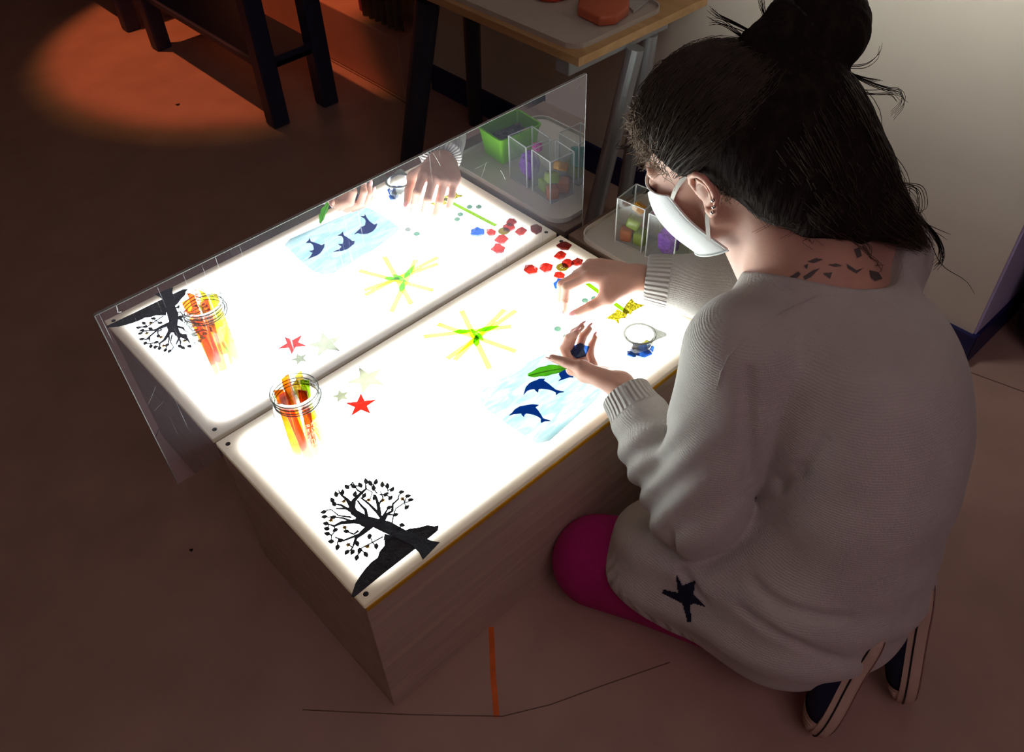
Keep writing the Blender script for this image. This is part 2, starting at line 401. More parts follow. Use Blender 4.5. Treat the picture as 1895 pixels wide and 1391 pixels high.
MB().box((X1 + 0.0003, MY + 0.0027, (Z0 + Z1) / 2), (0.0012, 0.0062, Z1 - Z0)).build('edge', M['mirror_edge'], MR)
MB().box(((X0 + X1) / 2, MY + 0.0027, Z1 + 0.0003), (X1 - X0, 0.0062, 0.0012)).build('edge', M['mirror_edge'], MR)
MB().box(((X0 + X1) / 2, MY + 0.0075, (Z0 + Z1) / 2), (X1 - X0 - 0.01, 0.003, Z1 - Z0 - 0.01)).build('backing', M['mirror_back'], MR)
mk = [at_y(px, py, MY) for px, py in ((211, 563), (216, 566), (219, 577), (225, 576), (223, 578), (217, 578), (215, 567))]
mbm = MB(); mbm.add([(p[0], MY - 0.0004, p[2]) for p in mk], [tuple(range(len(mk)))]); mbm.build('scuff_mark', M['mirror_edge'], MR)
rnd = random.Random(5)
for (x0, y0, x1, y1, w) in ((303, 742, 285, 760, .8), (288, 715, 272, 752, .7), (801, 283, 815, 307, 1.0), (1078, 148, 1066, 164, 1.2), (240, 640, 262, 655, .5), (900, 300, 890, 330, .6), (880, 312, 905, 300, .5), (926, 315, 935, 332, .5)):
    a = at_y(x0, y0, MY); b = at_y(x1, y1, MY)
    MB().tube([(a[0], MY, a[2]), ((a[0] + b[0]) / 2 + .001, MY, (a[2] + b[2]) / 2), (b[0], MY, b[2])], [0.0002, 0.0005 * w, 0.0002], 5).build('scratch', M['mirror_edge'], MR)

# ================================================================== SIDE BOX WITH TRAY
SB = empty('side_table', (1.15, 0.22, 0))
tag(SB, 'low brown wooden box table beside the light table carrying a grey tray', 'table')
MB().box((1.16, 0.225, 0.364), (0.42, 0.50, 0.018)).build('top', M['box_wood'], SB, bevel=0.002)
for nm, c, d in (('side', (0.966, 0.225, 0.1775), (0.018, 0.48, 0.355)), ('side', (1.354, 0.225, 0.1775), (0.018, 0.48, 0.355)), ('back', (1.16, 0.456, 0.1775), (0.37, 0.018, 0.355)), ('front', (1.16, -0.006, 0.1775), (0.37, 0.018, 0.355))):
    MB().box(c, d).build(nm, M['dark_gap'], SB, bevel=0.0015)
def tray(name, cx, cy, w, d, r, z, label, rz=0.0, hgt=0.013):
    T = empty(name, (cx, cy, z)); tag(T, label, 'tray')
    MB().prism(rrect(cx, cy, w - 0.006, d - 0.006, r, rz), z, z + 0.004).build('tray_floor', M['tray'], T)
    o = rrect(cx, cy, w, d, r, rz); i = rrect(cx, cy, w - 0.007, d - 0.007, r - 0.0035, rz); n = len(o)
    v = [(x, y, z) for x, y in o] + [(x, y, z + hgt) for x, y in o] + [(x, y, z + hgt) for x, y in i] + [(x, y, z + 0.002) for x, y in i]
    f = [(a * n + k, a * n + (k + 1) % n, ((a + 1) % 4) * n + (k + 1) % n, ((a + 1) % 4) * n + k) for a in range(4) for k in range(n)]
    MB().add(v, f).build('rim', M['tray'], T, bevel=0)
    return T
ZT = 0.3735
tray('serving_tray', 1.125, 0.243, 0.345, 0.42, 0.045, ZT, 'light grey plastic tray on the wooden box beside the light table')

# ---- clear acrylic boxes with coloured fillings
def clear_mat(name, tint=(0.95, 0.96, 0.95), haze=0.03):
    m, nt, b = new_mat(name); N = nt.nodes; L = nt.links; N.remove(b); out = N['Material Output']
    t = N.new('ShaderNodeBsdfTransparent'); t.inputs['Color'].default_value = tint + (1,)
    d = N.new('ShaderNodeBsdfDiffuse'); d.inputs['Color'].default_value = (0.8, 0.82, 0.82, 1)
    m1 = N.new('ShaderNodeMixShader'); m1.inputs[0].default_value = haze; L.new(t.outputs[0], m1.inputs[1]); L.new(d.outputs[0], m1.inputs[2])
    g = N.new('ShaderNodeBsdfGlossy'); g.inputs['Roughness'].default_value = 0.03
    fr = schlick(N, L, 0.04)
    m2 = N.new('ShaderNodeMixShader'); L.new(fr, m2.inputs[0]); L.new(m1.outputs[0], m2.inputs[1]); L.new(g.outputs[0], m2.inputs[2])
    L.new(m2.outputs[0], out.inputs['Surface']); return m
M['clear'] = clear_mat('clear_acrylic')
M['clear_edge'] = clear_mat('acrylic_cut_edge', (0.8, 0.85, 0.83), 0.55)
M['gum_orange'] = pmat('orange_gel', lin((226, 120, 40)), 0.2, trans=0.35, var=0.1)
M['gum_amber'] = pmat('amber_gel', lin((232, 165, 50)), 0.15, trans=0.4, var=0.1)
M['gum_green'] = pmat('lime_gel', lin((160, 190, 40)), 0.2, trans=0.35, var=0.1)
M['purple_fluff'] = pmat('purple_felt', lin((130, 60, 190)), 0.95, var=0.2, scale=40, bump=0.6, bscale=150)
M['pink_fluff'] = pmat('pink_felt', lin((205, 60, 170)), 0.9, var=0.2, scale=40, bump=0.5, bscale=150)
M['teal'] = pmat('teal_gel', lin((40, 170, 150)), 0.2, trans=0.4)
M['lime_plastic'] = pmat('lime_plastic', lin((120, 196, 30)), 0.35, var=0.05)

def acrylic_box(cx, cy, w, h, rz, label):
    T = empty('acrylic_box', (cx, cy, ZT + 0.004)); tag(T, label, 'box', 'clear acrylic boxes on the tray')
    c, s_ = math.cos(rz), math.sin(rz)
    def loc(x, y): return (cx + x * c - y * s_, cy + x * s_ + y * c)
    z0 = ZT + 0.0045; t = 0.0022
    for dx, dy, wx_, wy_ in ((w / 2, 0, t, w), (-w / 2, 0, t, w), (0, w / 2, w, t), (0, -w / 2, w, t)):
        p = loc(dx, dy); MB().box((p[0], p[1], z0 + h / 2), (wx_, wy_, h), rz).build('wall', M['clear'], T)
    MB().box((cx, cy, z0 + 0.0015), (w, w, 0.003), rz).build('bottom', M['clear_edge'], T)
    for sx in (-1, 1):
        for sy in (-1, 1):
            p = loc(sx * w / 2, sy * w / 2); MB().box((p[0], p[1], z0 + h / 2), (0.0026, 0.0026, h), rz).build('edge', M['clear_edge'], T)
    r = 0.0024
    for dx, dy, wx_, wy_ in ((w / 2, 0, r, w), (-w / 2, 0, r, w), (0, w / 2, w, r), (0, -w / 2, w, r)):
        p = loc(dx, dy); MB().box((p[0], p[1], z0 + h), (wx_, wy_, 0.0018), rz).build('rim', M['clear_edge'], T)
    return T
def blob_block(name, c, d, rot, mat, label, cat, group=None, bev=0.006):
    R_ = Matrix.Rotation(rot[2], 3, 'Z') @ Matrix.Rotation(rot[0], 3, 'X') @ Matrix.Rotation(rot[1], 3, 'Y')
    o = MB().box((0, 0, 0), d, rot=np.array(R_)).build(name, M[mat], smooth=True, bevel=bev, seg=3)
    o.location = c
    return tag(o, label, cat, group)
acrylic_box(1.045, 0.340, 0.074, 0.120, 0.12, 'clear acrylic box with orange and lime gel blocks nearest the mirror')
acrylic_box(1.050, 0.250, 0.074, 0.120, 0.12, 'clear acrylic box holding purple felt beside the lime crate')
acrylic_box(1.150, 0.330, 0.074, 0.120, 0.05, 'clear acrylic box with teal block at the wall side of the tray')
zb = ZT + 0.008
blob_block('gel_block', (1.025, 0.357, zb + 0.016), (0.030, 0.028, 0.032), (0, 0, 0.5), 'gum_orange', 'orange gel block at the bottom left of the clear box', 'block', 'gel blocks in the clear box')
blob_block('gel_block', (1.037, 0.322, zb + 0.017), (0.032, 0.030, 0.034), (0, 0, 0.2), 'gum_green', 'lime gel block at the bottom of the clear box', 'block', 'gel blocks in the clear box')
blob_block('gel_block', (1.064, 0.356, zb + 0.018), (0.034, 0.030, 0.036), (0, 0, 0.9), 'gum_orange', 'orange gel block against the far wall of the clear box', 'block', 'gel blocks in the clear box')
blob_block('gel_block', (1.036, 0.345, zb + 0.048), (0.034, 0.032, 0.026), (0.3, 0.2, 0.4), 'gum_green', 'lime gel block lying on top of the orange one', 'block', 'gel blocks in the clear box')
blob_block('gel_block', (1.060, 0.352, zb + 0.072), (0.030, 0.030, 0.022), (0.4, 0.5, 0.2), 'gum_amber', 'amber gel block topmost in the clear box', 'block', 'gel blocks in the clear box')
blob_block('gel_block', (1.150, 0.330, zb + 0.050), (0.040, 0.034, 0.05), (0.4, 0.3, 0.2), 'teal', 'teal gel block in the box at the wall side', 'block', 'gel blocks in the clear box')
blob_block('gel_block', (1.146, 0.325, zb + 0.018), (0.052, 0.050, 0.034), (0.0, 0.0, 0.2), 'gum_green', 'lime gel block under the teal one in the wall-side box', 'block', 'gel blocks in the clear box')
def fluff(name, c, r, sz, mat, seed, label):
    bm = bmesh.new(); bmesh.ops.create_icosphere(bm, subdivisions=4, radius=1)
    for v in bm.verts:
        n = mnoise.noise(v.co * 2.3 + Vector((seed, 0, 0))) * .28 + mnoise.noise(v.co * 6 + Vector((0, seed, 0))) * .1
        v.co = Vector((v.co.x * r, v.co.y * r, v.co.z * sz)) * (1 + n)
    me = bpy.data.meshes.new(name); bm.to_mesh(me); bm.free(); shade(me)
    o = link(name, me, M[mat]); o.location = c
    return tag(o, label, 'felt')
fluff('purple_felt', (1.050, 0.250, zb + 0.038), 0.0255, 0.036, 'purple_fluff', 3, 'tuft of purple felt filling a clear acrylic box')
fluff('pink_felt', (1.060, 0.270, zb + 0.092), 0.012, 0.012, 'pink_fluff', 7, 'small pink felt scrap on top of the purple felt')

def crate():
    cx, cy, rz = 1.105, 0.115, 0.10; z0 = ZT + 0.005; h = 0.075
    T = empty('lime_crate', (cx, cy, z0)); tag(T, 'lime green plastic tub of dark pebbles on the grey tray', 'tub')
    w0, d0, w1, d1 = 0.115, 0.085, 0.135, 0.105; t = 0.0025
    def ring(w, d, z, r): return [(x, y, z) for x, y in rrect(cx, cy, w, d, r, rz, 5)]
    rs = [ring(w0, d0, z0, .008), ring(w1, d1, z0 + h, .012), ring(w1 + .006, d1 + .006, z0 + h, .014), ring(w1 + .006, d1 + .006, z0 + h + .003, .014), ring(w1 - 2 * t, d1 - 2 * t, z0 + h + .003, .01), ring(w0 - 2 * t, d0 - 2 * t, z0 + t, .006)]
    n = len(rs[0]); v = sum(rs, []); f = []
    for a in range(5):
        for k in range(n): f.append((a * n + k, a * n + (k + 1) % n, (a + 1) * n + (k + 1) % n, (a + 1) * n + k))
    f.append(tuple(range(n))); f.append(tuple(range(5 * n, 6 * n)))
    MB().add(v, f).build('tub_shell', M['lime_plastic'], T)
    p = [(cx + .03 * math.cos(rz), cy - .056), (cx + .048, cy - .074), (cx + .062, cy - .052)]
    MB().prism(p, z0 + h, z0 + h + .003).build('spout', M['lime_plastic'], T)
    rr = random.Random(2)
    for k in range(16):
        x, y = (rr.random() - .5) * .10, (rr.random() - .5) * .07
        b = bmesh.new(); bmesh.ops.create_icosphere(b, subdivisions=2, radius=1)
        s = (0.006 + rr.random() * .005, 0.006 + rr.random() * .004, 0.004 + rr.random() * .003)
        for q in b.verts: q.co = Vector((q.co.x * s[0], q.co.y * s[1], q.co.z * s[2])) * (1 + .15 * mnoise.noise(q.co * 2 + Vector((k, 0, 0))))
        me = bpy.data.meshes.new('pebble'); b.to_mesh(me); b.free(); shade(me)
        o = link('pebble', me, M['dark_pebble'] if k % 6 else M['gold_pebble'])
        o.location = (cx + x * math.cos(rz) - y * math.sin(rz), cy + x * math.sin(rz) + y * math.cos(rz), z0 + .045 + rr.random() * .012)
        tag(o, 'dark pebble heaped in the lime tub' if k % 6 else 'gold bead lying among dark pebbles in the lime tub', 'pebble', 'dark pebbles in the lime tub' if k % 6 else 'gold beads in the lime tub')
    MB().prism(rrect(cx, cy, .112, .082, .01, rz, 4), z0 + .003, z0 + .044).build('filling', M['dark_pebble'], T)
M['dark_pebble'] = pmat('dark_pebble', lin((60, 34, 44)), 0.3, var=0.3)
M['gold_pebble'] = pmat('gold_bead', lin((190, 170, 80)), 0.25, metal=0.6)
crate()

# ================================================================== TRESTLE DESK
TD = empty('trestle_desk', (1.38, 1.4, 0))
tag(TD, 'wooden desk on steel trestle legs standing against the wall', 'desk')
ZD = 0.70; DX, DY = 1.135, 0.628
MB().box(((DX + wx(1.2) - .02) / 2, (DY + 1.86) / 2, ZD - 0.011), (wx(1.2) - .02 - DX, 1.86 - DY, 0.022)).build('desktop', M['desk'], TD, bevel=0.0015)
def trestle(yb, feet, xb0, xb1):
    MB().box(((xb0 + xb1) / 2, yb, ZD - 0.022 - 0.0275), (xb1 - xb0, 0.048, 0.055)).build('trestle_beam', M['steel'], TD, bevel=0.003)
    for (tx, ty, fx, fy, r) in feet:
        MB().tube([(tx, ty, ZD - .075), (fx, fy, 0.0)], [0.019 * r, 0.019 * r], 20).build('leg', M['steel'], TD, smooth=False)
def foot(px, py): q = at(px, py, 0); return q[0], q[1]
t0 = at(1176, 88, ZD - .075); f0 = at(1083, 462, 0.0)
t1 = at(1238, 45, ZD - .075); f1 = at(1225, 330, 0.0)
trestle(DY + 0.085, [(t0[0], t0[1], f0[0], f0[1], 1.25), (min(t1[0], 1.48), t1[1], 1.47, t1[1] + .05, 1.15)], 1.165, 1.54)
t2 = at(792, -2, ZD - .075); f2 = at(757, 330, 0.0)
t3 = at(872, 0, ZD - .075); f3 = (1.585, 1.42)
MB().tube([t2, f2], 0.036, 20).build('leg', pmat('dark_trestle', lin((62, 66, 84)), 0.35, metal=0.4), TD)
MB().tube([(t3[0], t3[1], ZD - .03), (1.570, 1.56, 0.0)], 0.026, 16).build('leg', bpy.data.materials['dark_trestle'], TD)
MB().box((1.36, t2[1], ZD - .035), (0.34, 0.05, 0.026)).build('trestle_beam', M['steel'], TD, bevel=0.003)
# grey tray on the desk with translucent red blocks and a clear lid
tray('desk_tray', 1.318, 0.985, 0.33, 0.66, 0.045, ZD, 'grey plastic tray lying on the trestle desk')
M['gum_red'] = pmat('red_gel', lin((220, 84, 56)), 0.18, trans=0.35, var=0.08)
M['gum_coral'] = pmat('coral_gel', lin((236, 128, 92)), 0.18, trans=0.3, var=0.08)
def gel(poly, z0, z1, name, mat, label):
    q = [at(px, py, z0) for px, py in poly]; c = sum(q) / len(q)
    o = MB().prism(q, z0, z1).build(name, M[mat], bevel=0.006, smooth=True, origin=c, seg=3)
    return tag(o, label, 'block', 'gel blocks on the desk tray')
gel([(1068, 30), (1072, 8), (1105, -8), (1150, -14), (1164, 4), (1163, 30), (1140, 47), (1108, 50)], ZD + .005, ZD + .030, 'gel_block', 'gum_coral', 'coral gel block with pointed corner at the desk tray front')
gel([(985, -10), (1040, -28), (1062, -16), (1058, -2), (1028, 6), (1000, 4)], ZD + .005, ZD + .028, 'gel_block', 'gum_red', 'dark red gel block at the top edge of the picture on the desk tray')
lid = [at(px, py, ZD + .006) for px, py in ((1172, 24), (1215, -8), (1190, -30), (1140, -6))]
tag(MB().prism(lid, ZD + .006, ZD + .012).build('clear_tile', M['clear_edge'], origin=sum(lid) / 4), 'clear acrylic tile beside the coral block on the desk tray', 'tile')

# ================================================================== BLACK BENCHES
def bench(x0, x1, y0, y1, label, seed=0):
    T = empty('black_bench', ((x0 + x1) / 2, (y0 + y1) / 2, 0)); tag(T, label, 'bench', 'black wooden benches')
    for x, y in ((x0, y0), (x1, y0), (x0, y1), (x1, y1)):
        MB().box((x, y, 0.245), (0.068, 0.068, 0.49)).build('leg', M['black_wood'], T, bevel=0.008)
    MB().box(((x0 + x1) / 2, (y0 + y1) / 2, 0.222), (x1 - x0 + .03, y1 - y0 + .03, 0.022)).build('shelf', M['black_wood'], T, bevel=0.003)
    MB().box(((x0 + x1) / 2, y0, 0.232), (x1 - x0, 0.03, 0.04)).build('rail', M['black_wood'], T, bevel=0.003)
    MB().box(((x0 + x1) / 2, y1, 0.232), (x1 - x0, 0.03, 0.04)).build('rail', M['black_wood'], T, bevel=0.003)
    MB().box(((x0 + x1) / 2, (y0 + y1) / 2, 0.505), (x1 - x0 + .07, y1 - y0 + .08, 0.03)).build('seat_board', M['black_wood'], T, bevel=0.005)
bench(1.050, 1.270, 2.090, 3.03, 'black wooden bench with low shelf beside the desk')
bench(1.045, 1.270, 3.31, 4.2, 'black wooden bench at the top left, behind the other bench')

# black bag past the wall corner
def bag():
    bm = bmesh.new(); bmesh.ops.create_cube(bm, size=1); bmesh.ops.subdivide_edges(bm, edges=bm.edges, cuts=7, use_grid_fill=True)
    for v in bm.verts:
        p = v.co; l = p.length; q = p.normalized() * .62
        k = .55; p2 = p.lerp(q, k); n = mnoise.noise(p2 * 3) * .05
        v.co = Vector((p2.x * .42, p2.y * .30, p2.z * .52)) * (1 + n)
    mz = min(v.co.z for v in bm.verts)
    for v in bm.verts: v.co.z = max(v.co.z - mz - .01, 0)
    me = bpy.data.meshes.new('black_bag'); bm.to_mesh(me); bm.free(); shade(me)
    o = link('black_bag', me, M['black_fabric']); o.location = (1.96, -0.47, 0)
    tag(o, 'black bag standing on the floor past the lilac wall end', 'bag')
    s = MB().tube([(1.9, -.47, .44), (1.9, -.47, .50), (2.02, -.47, .50), (2.02, -.47, .44)], 0.012, 8).build('handle', M['black_fabric'], o)
bag()
# ================================================================== THINGS ON THE LIGHT TABLE
def zpx(o, s, pts):            # points read in an enlarged crop -> photograph pixels
    return [(o[0] + x / s, o[1] + y / s) for x, y in pts]
Z6 = ((880, 420), 3.661); Z5 = ((560, 840), 4.637); Z8 = ((1020, 440), 4.637); Z9 = ((940, 360), 7.288); Z3 = ((480, 260), 4.09)
def flat(name, pix, z0, t, mat, label, cat, group=None, refl=False, bevel=0.0, parent=None):
    q = [(at_refl if refl else at)(px, py, z0) for px, py in pix]; c = sum(q) / len(q)
    if parent is None:
        o = MB().prism(q, z0, z0 + t).build(name, M[mat], origin=c, bevel=bevel)
    else:
        o = MB().prism(q, z0, z0 + t).build(name, M[mat], parent, bevel=bevel)
    if label: tag(o, label, cat, group)
    return o
ZP = H + 0.0004
M['f_red'] = filter_mat('red_acetate', (0.30, 0.012, 0.006), body=0.35, bodycol=(0.75, 0.03, 0.015))
M['f_red_gem'] = filter_mat('red_gem', (0.38, 0.016, 0.008), body=0.30, bodycol=(0.80, 0.04, 0.02), gloss=0.1, var=0.5, scale=140)
M['f_blue_gem'] = filter_mat('blue_gem', (0.014, 0.075, 0.33), body=0.3, bodycol=(0.10, 0.30, 0.85), gloss=0.1, var=0.5, scale=140)
M['f_pale'] = filter_mat('pale_phosphor', (0.16, 0.165, 0.11), body=0.3, bodycol=(0.80, 0.82, 0.62))
M['f_pale2'] = filter_mat('faint_phosphor', (0.27, 0.27, 0.19), body=0.3, bodycol=(0.86, 0.86, 0.72))
M['f_blue'] = filter_mat('blue_card', (0.006, 0.09, 0.60), body=0.2, bodycol=(0.012, 0.10, 0.70), gloss=0.03)
M['f_yellow'] = filter_mat('yellow_strip', (2.3, 2.2, 0.13), body=0.08, bodycol=(0.9, 0.85, 0.3), gloss=0.02)
M['f_leafgreen'] = filter_mat('green_acetate', (0.22, 1.3, 0.05), body=0.08, bodycol=(0.2, 0.7, 0.05), gloss=0.03)
M['f_stem'] = filter_mat('lime_acetate', (0.17, 0.30, 0.004), body=0.3, bodycol=(0.5, 0.85, 0.03), gloss=0.03)
M['f_gold'] = filter_mat('gold_glitter', (0.27, 0.23, 0.012), body=0.35, bodycol=(0.8, 0.7, 0.06), gloss=0.1, var=1.3, scale=320)
M['f_button'] = filter_mat('amber_button', (0.15, 0.10, 0.006), body=0.3, bodycol=(0.75, 0.55, 0.06), gloss=0.1)
M['f_pebble'] = filter_mat('seafoam_glass', (0.09, 0.19, 0.13), body=0.2, bodycol=(0.5, 0.75, 0.62), gloss=0.1)
M['f_pebble2'] = filter_mat('clear_glass_drop', (0.19, 0.20, 0.185), body=0.15, bodycol=(0.7, 0.75, 0.72), gloss=0.1)
M['felt'] = pmat('charcoal_felt', lin((58, 58, 64)), 0.95, var=0.35, scale=60, bump=0.5, bscale=200)
M['black_card'] = pmat('black_leather', lin((44, 48, 58)), 0.5, var=0.25, scale=50, bump=0.2, bscale=200)
M['leaf_card'] = pmat('dark_leaf', lin((60, 66, 64)), 0.6, var=0.2, scale=80)
M['gold_flower'] = pmat('gold_flower', lin((170, 128, 30)), 0.5, var=0.2)

def star_pts(cx, cy, r, r2, a0, n=5):
    return [(cx + (r if k % 2 == 0 else r2) * math.cos(a0 + math.pi * k / n), cy + (r if k % 2 == 0 else r2) * math.sin(a0 + math.pi * k / n)) for k in range(2 * n)]
def star(name, cx, cy, r, r2, a0, t, mat, label, ridge=True):
    P = star_pts(cx, cy, r, r2, a0); n = len(P)
    v = [(x, y, ZP) for x, y in P] + [(x, y, ZP + t * .35) for x, y in P] + [(cx, cy, ZP + t)]
    f = [tuple(range(n - 1, -1, -1))] + [(i, (i + 1) % n, n + (i + 1) % n, n + i) for i in range(n)] + [(n + i, n + (i + 1) % n, 2 * n) for i in range(n)]
    o = MB().add(v, f).build(name, M[mat], origin=(cx, cy, ZP)); return tag(o, label, 'star')
c = at(668, 750, H); up_ = at(668, 728, H) - c; au = math.atan2(up_[1], up_[0]); star('red_star', c[0], c[1], .0315, .0125, au, .004, 'f_red', 'red translucent five-pointed star lying on the light table')
c = at(631, 733, H); star('pale_star', c[0], c[1], .0180, .0080, au + .25, .0025, 'f_pale', 'small pale star touching the red star')
c = at_refl(603, 637); star('pale_star', c[0], c[1], .040, .0165, au + .4, .002, 'f_pale2', 'larger faint yellowish star beyond the red star')

# ---- starburst of yellow strips with green leaves
SBC = at_refl(740, 519)
ends = [at_refl(*p) for p in zpx(*Z3, [(755, 985), (945, 880), (1185, 905), (1352, 888), (1352, 938), (1316, 1135), (1150, 1240), (1000, 1300), (800, 1175), (795, 1140)])]
pairs = [(0, 5), (1, 6), (2, 7), (3, 8), (4, 9)]
for k, (a, b) in enumerate(pairs):
    A, B_ = ends[a], ends[b]; d = (B_ - A); d[2] = 0; L_ = np.linalg.norm(d); d /= L_; n = np.array([-d[1], d[0], 0]) * .0060
    z = ZP + 0.0005 * k
    o = MB().prism([A + n, B_ + n, B_ - n, A - n], z, z + .0004).build('yellow_strip', M['f_yellow'], origin=(A + B_) / 2)
    tag(o, ['pale yellow strip of the starburst pointing at the jar side', 'pale yellow strip of the starburst running towards the mirror', 'pale yellow strip of the starburst leaning to the mirror corner', 'upper of the two parallel pale yellow starburst strips', 'lower of the two parallel pale yellow starburst strips'][k], 'strip', 'starburst strips')
def leaf_flat(name, A, B_, w, z, t, mat, label=None, cat='leaf', group=None, parent=None, origin=True):
    A = np.array(A); B_ = np.array(B_); d = B_ - A; n = np.array([-d[1], d[0]]) / (np.linalg.norm(d) + 1e-9) * w
    pr = [(0, 0), (.15, .55), (.35, .95), (.6, .85), (.82, .45), (1, 0), (.82, -.45), (.6, -.85), (.35, -.95), (.15, -.55)]
    P = [A + d * u + n * s for u, s in pr]
    o = MB().prism(P, z, z + t).build(name, M[mat], parent, origin=None if parent else (P[0][0], P[0][1], z))
    if label: tag(o, label, cat, group)
    return o
for k, (a, b, lab) in enumerate((((945, 1050), (1060, 1055), 'green leaf on the starburst pointing left'), ((1010, 1020), (1120, 1085), 'dark green leaf across the middle of the starburst'), ((1095, 1060), (1175, 950), 'green leaf on the starburst pointing at the mirror corner'), ((1070, 1160), (1095, 1075), 'green leaf on the starburst pointing away from the mirror'))):
    A = at_refl(*zpx(*Z3, [a])[0]); B_ = at_refl(*zpx(*Z3, [b])[0])
    leaf_flat('green_leaf', A[:2], B_[:2], .0075, ZP + .003 + .0004 * k, .0003, 'f_leafgreen', lab, 'leaf', 'starburst leaves')

# ---- blue water sheet with three dolphins
def water_mat():
    m = filter_mat('water_transparency', (0.3, 0.36, 0.37), body=0.06, bodycol=(0.6, 0.85, 0.9), gloss=0.02)
    nt = m.node_tree; N = nt.nodes; L = nt.links
    cr = [n for n in N if n.type == 'VALTORGB'][0]; nz = [n for n in N if n.type == 'TEX_NOISE'][0]
    mp = N.new('ShaderNodeMapping'); mp.inputs['Scale'].default_value = (16, 60, 1); mp.inputs['Rotation'].default_value = (0, 0, -0.1)
    tc = [n for n in N if n.type == 'TEX_COORD'][0]; L.new(tc.outputs['Object'], mp.inputs['Vector']); L.new(mp.outputs['Vector'], nz.inputs['Vector'])
    nz.inputs['Scale'].default_value = 1.0; nz.inputs['Detail'].default_value = 6; nz.inputs['Distortion'].default_value = 1.2
    q_ = lambda *c: tuple(min(.98, math.sqrt(x * 3.0 / PANEL_E) / .94) for x in c) + (1,)
    e = cr.color_ramp.elements; e[0].position = 0.34; e[0].color = q_(.20, .33, .35); e[1].position = 0.56; e[1].color = q_(.345, .40, .40)
    return m
M['water'] = water_mat()
q = [at_refl(*p) for p in zpx(*Z3, [(190, 790), (300, 900), (400, 985), (480, 1015), (560, 1005), (860, 830), (1050, 690), (1055, 655), (940, 570), (850, 520), (795, 505), (560, 600), (230, 745)])]
tag(MB().prism(q, ZP, ZP + .0003).build('water_sheet', M['water'], origin=sum(q) / len(q)), 'transparent sheet printed with pale blue waves on the light table', 'sheet')
D1 = [(228, 1277), (250, 1258), (265, 1238), (300, 1217), (350, 1208), (385, 1203), (428, 1207), (405, 1222), (425, 1245), (445, 1275), (458, 1298), (508, 1314), (470, 1316), (445, 1327), (441, 1318), (443, 1300), (425, 1285), (395, 1272), (345, 1262), (332, 1272), (330, 1288), (315, 1275), (308, 1262), (280, 1266), (258, 1268)]
D2 = [(325, 1138), (332, 1115), (340, 1088), (365, 1060), (395, 1045), (415, 1040), (430, 1030), (470, 1030), (462, 1042), (490, 1060), (520, 1085), (545, 1105), (600, 1118), (565, 1124), (545, 1140), (543, 1120), (520, 1108), (490, 1100), (450, 1095), (428, 1098), (425, 1122), (410, 1112), (397, 1098), (370, 1102), (350, 1110)]
flat('blue_dolphin', zpx(*Z6, D1), ZP + .0004, .0015, 'f_blue', 'blue dolphin cut-out closest to the table edge', 'dolphin', 'blue dolphin cut-outs')
flat('blue_dolphin', zpx(*Z6, D2), ZP + .0004, .0015, 'f_blue', 'blue dolphin cut-out under the tip of the held leaf', 'dolphin', 'blue dolphin cut-outs')
D3 = zpx(*Z3, [(720, 710), (765, 668), (765, 655), (780, 655), (800, 645), (806, 610), (795, 590), (768, 575), (795, 575), (800, 558), (812, 585), (835, 615), (870, 640), (893, 630), (885, 655), (860, 685), (820, 705), (775, 708), (745, 700)])
flat('blue_dolphin', D3, ZP + .0004, .0015, 'f_blue', 'blue dolphin cut-out hidden behind the palm-up hand, seen in the mirror', 'dolphin', 'blue dolphin cut-outs', refl=True)

# ---- flower of gems
def gem(px, r, mat, label, seed, z=ZP, refl=False, group=None, hgt=None, cat='gem'):
    r = r * 1.55; rr = random.Random(seed); c = (at_refl if refl else at)(px[0], px[1], z); n = 6
    a0 = rr.random() * 6; h = hgt or r * .8
    lo = [(c[0] + r * (0.8 + .4 * rr.random()) * math.cos(a0 + 6.283 * k / n), c[1] + r * (.8 + .4 * rr.random()) * math.sin(a0 + 6.283 * k / n), z) for k in range(n)]
    mid = [(c[0] + (x - c[0]) * 1.12, c[1] + (y - c[1]) * 1.12, z + h * .45) for x, y, _ in lo]
    top = [(c[0] + (x - c[0]) * .55, c[1] + (y - c[1]) * .55, z + h * (.85 + .3 * rr.random())) for x, y, _ in lo]
    v = lo + mid + top; f = [tuple(range(n - 1, -1, -1)), tuple(range(2 * n, 3 * n))]
    for a in range(2):
        for k in range(n): f.append((a * n + k, a * n + (k + 1) % n, (a + 1) * n + (k + 1) % n, (a + 1) * n + k))
    o = MB().add(v, f).build('gem_stone', M[mat], origin=c)
    return tag(o, label, cat, group)
gl = [((760, 705), .0095, 'red gem farthest up in the flower of gems'), ((705, 838), .0090, 'red gem just above the yellow button'), ((930, 930), .0085, 'red gem right of the button, partly behind the hand'), ((698, 1100), .0080, 'red gem just below the yellow button'), ((512, 1005), .0100, 'red gem just left of the yellow button'), ((318, 1025), .0100, 'leftmost red gem of the flower')]
for k, (p, r, lab) in enumerate(gl):
    gem(zpx(*Z9, [p])[0], r, 'f_red_gem', lab, 10 + k, group='red petal gems')
gem((943, 423), .0095, 'f_red_gem', 'red gem hidden behind the pinching hand, seen in the mirror', 31, refl=True, group='red petal gems')
gem((1036, 528), .0100, 'f_blue_gem', 'blue gem below the flower, touched by the pinching hand', 41)
BT = at(1040.5, 495.5, ZP)
bt = empty('button', (BT[0], BT[1], ZP)); tag(bt, 'amber four-hole button in the centre of the gem flower', 'button')
mbb = MB(); prof = [(0.0022, 0.0), (.0120, 0), (.0142, .0010), (.0145, .0022), (.0135, .0034), (.0118, .0034), (.0102, .0024), (.0022, .0024)]
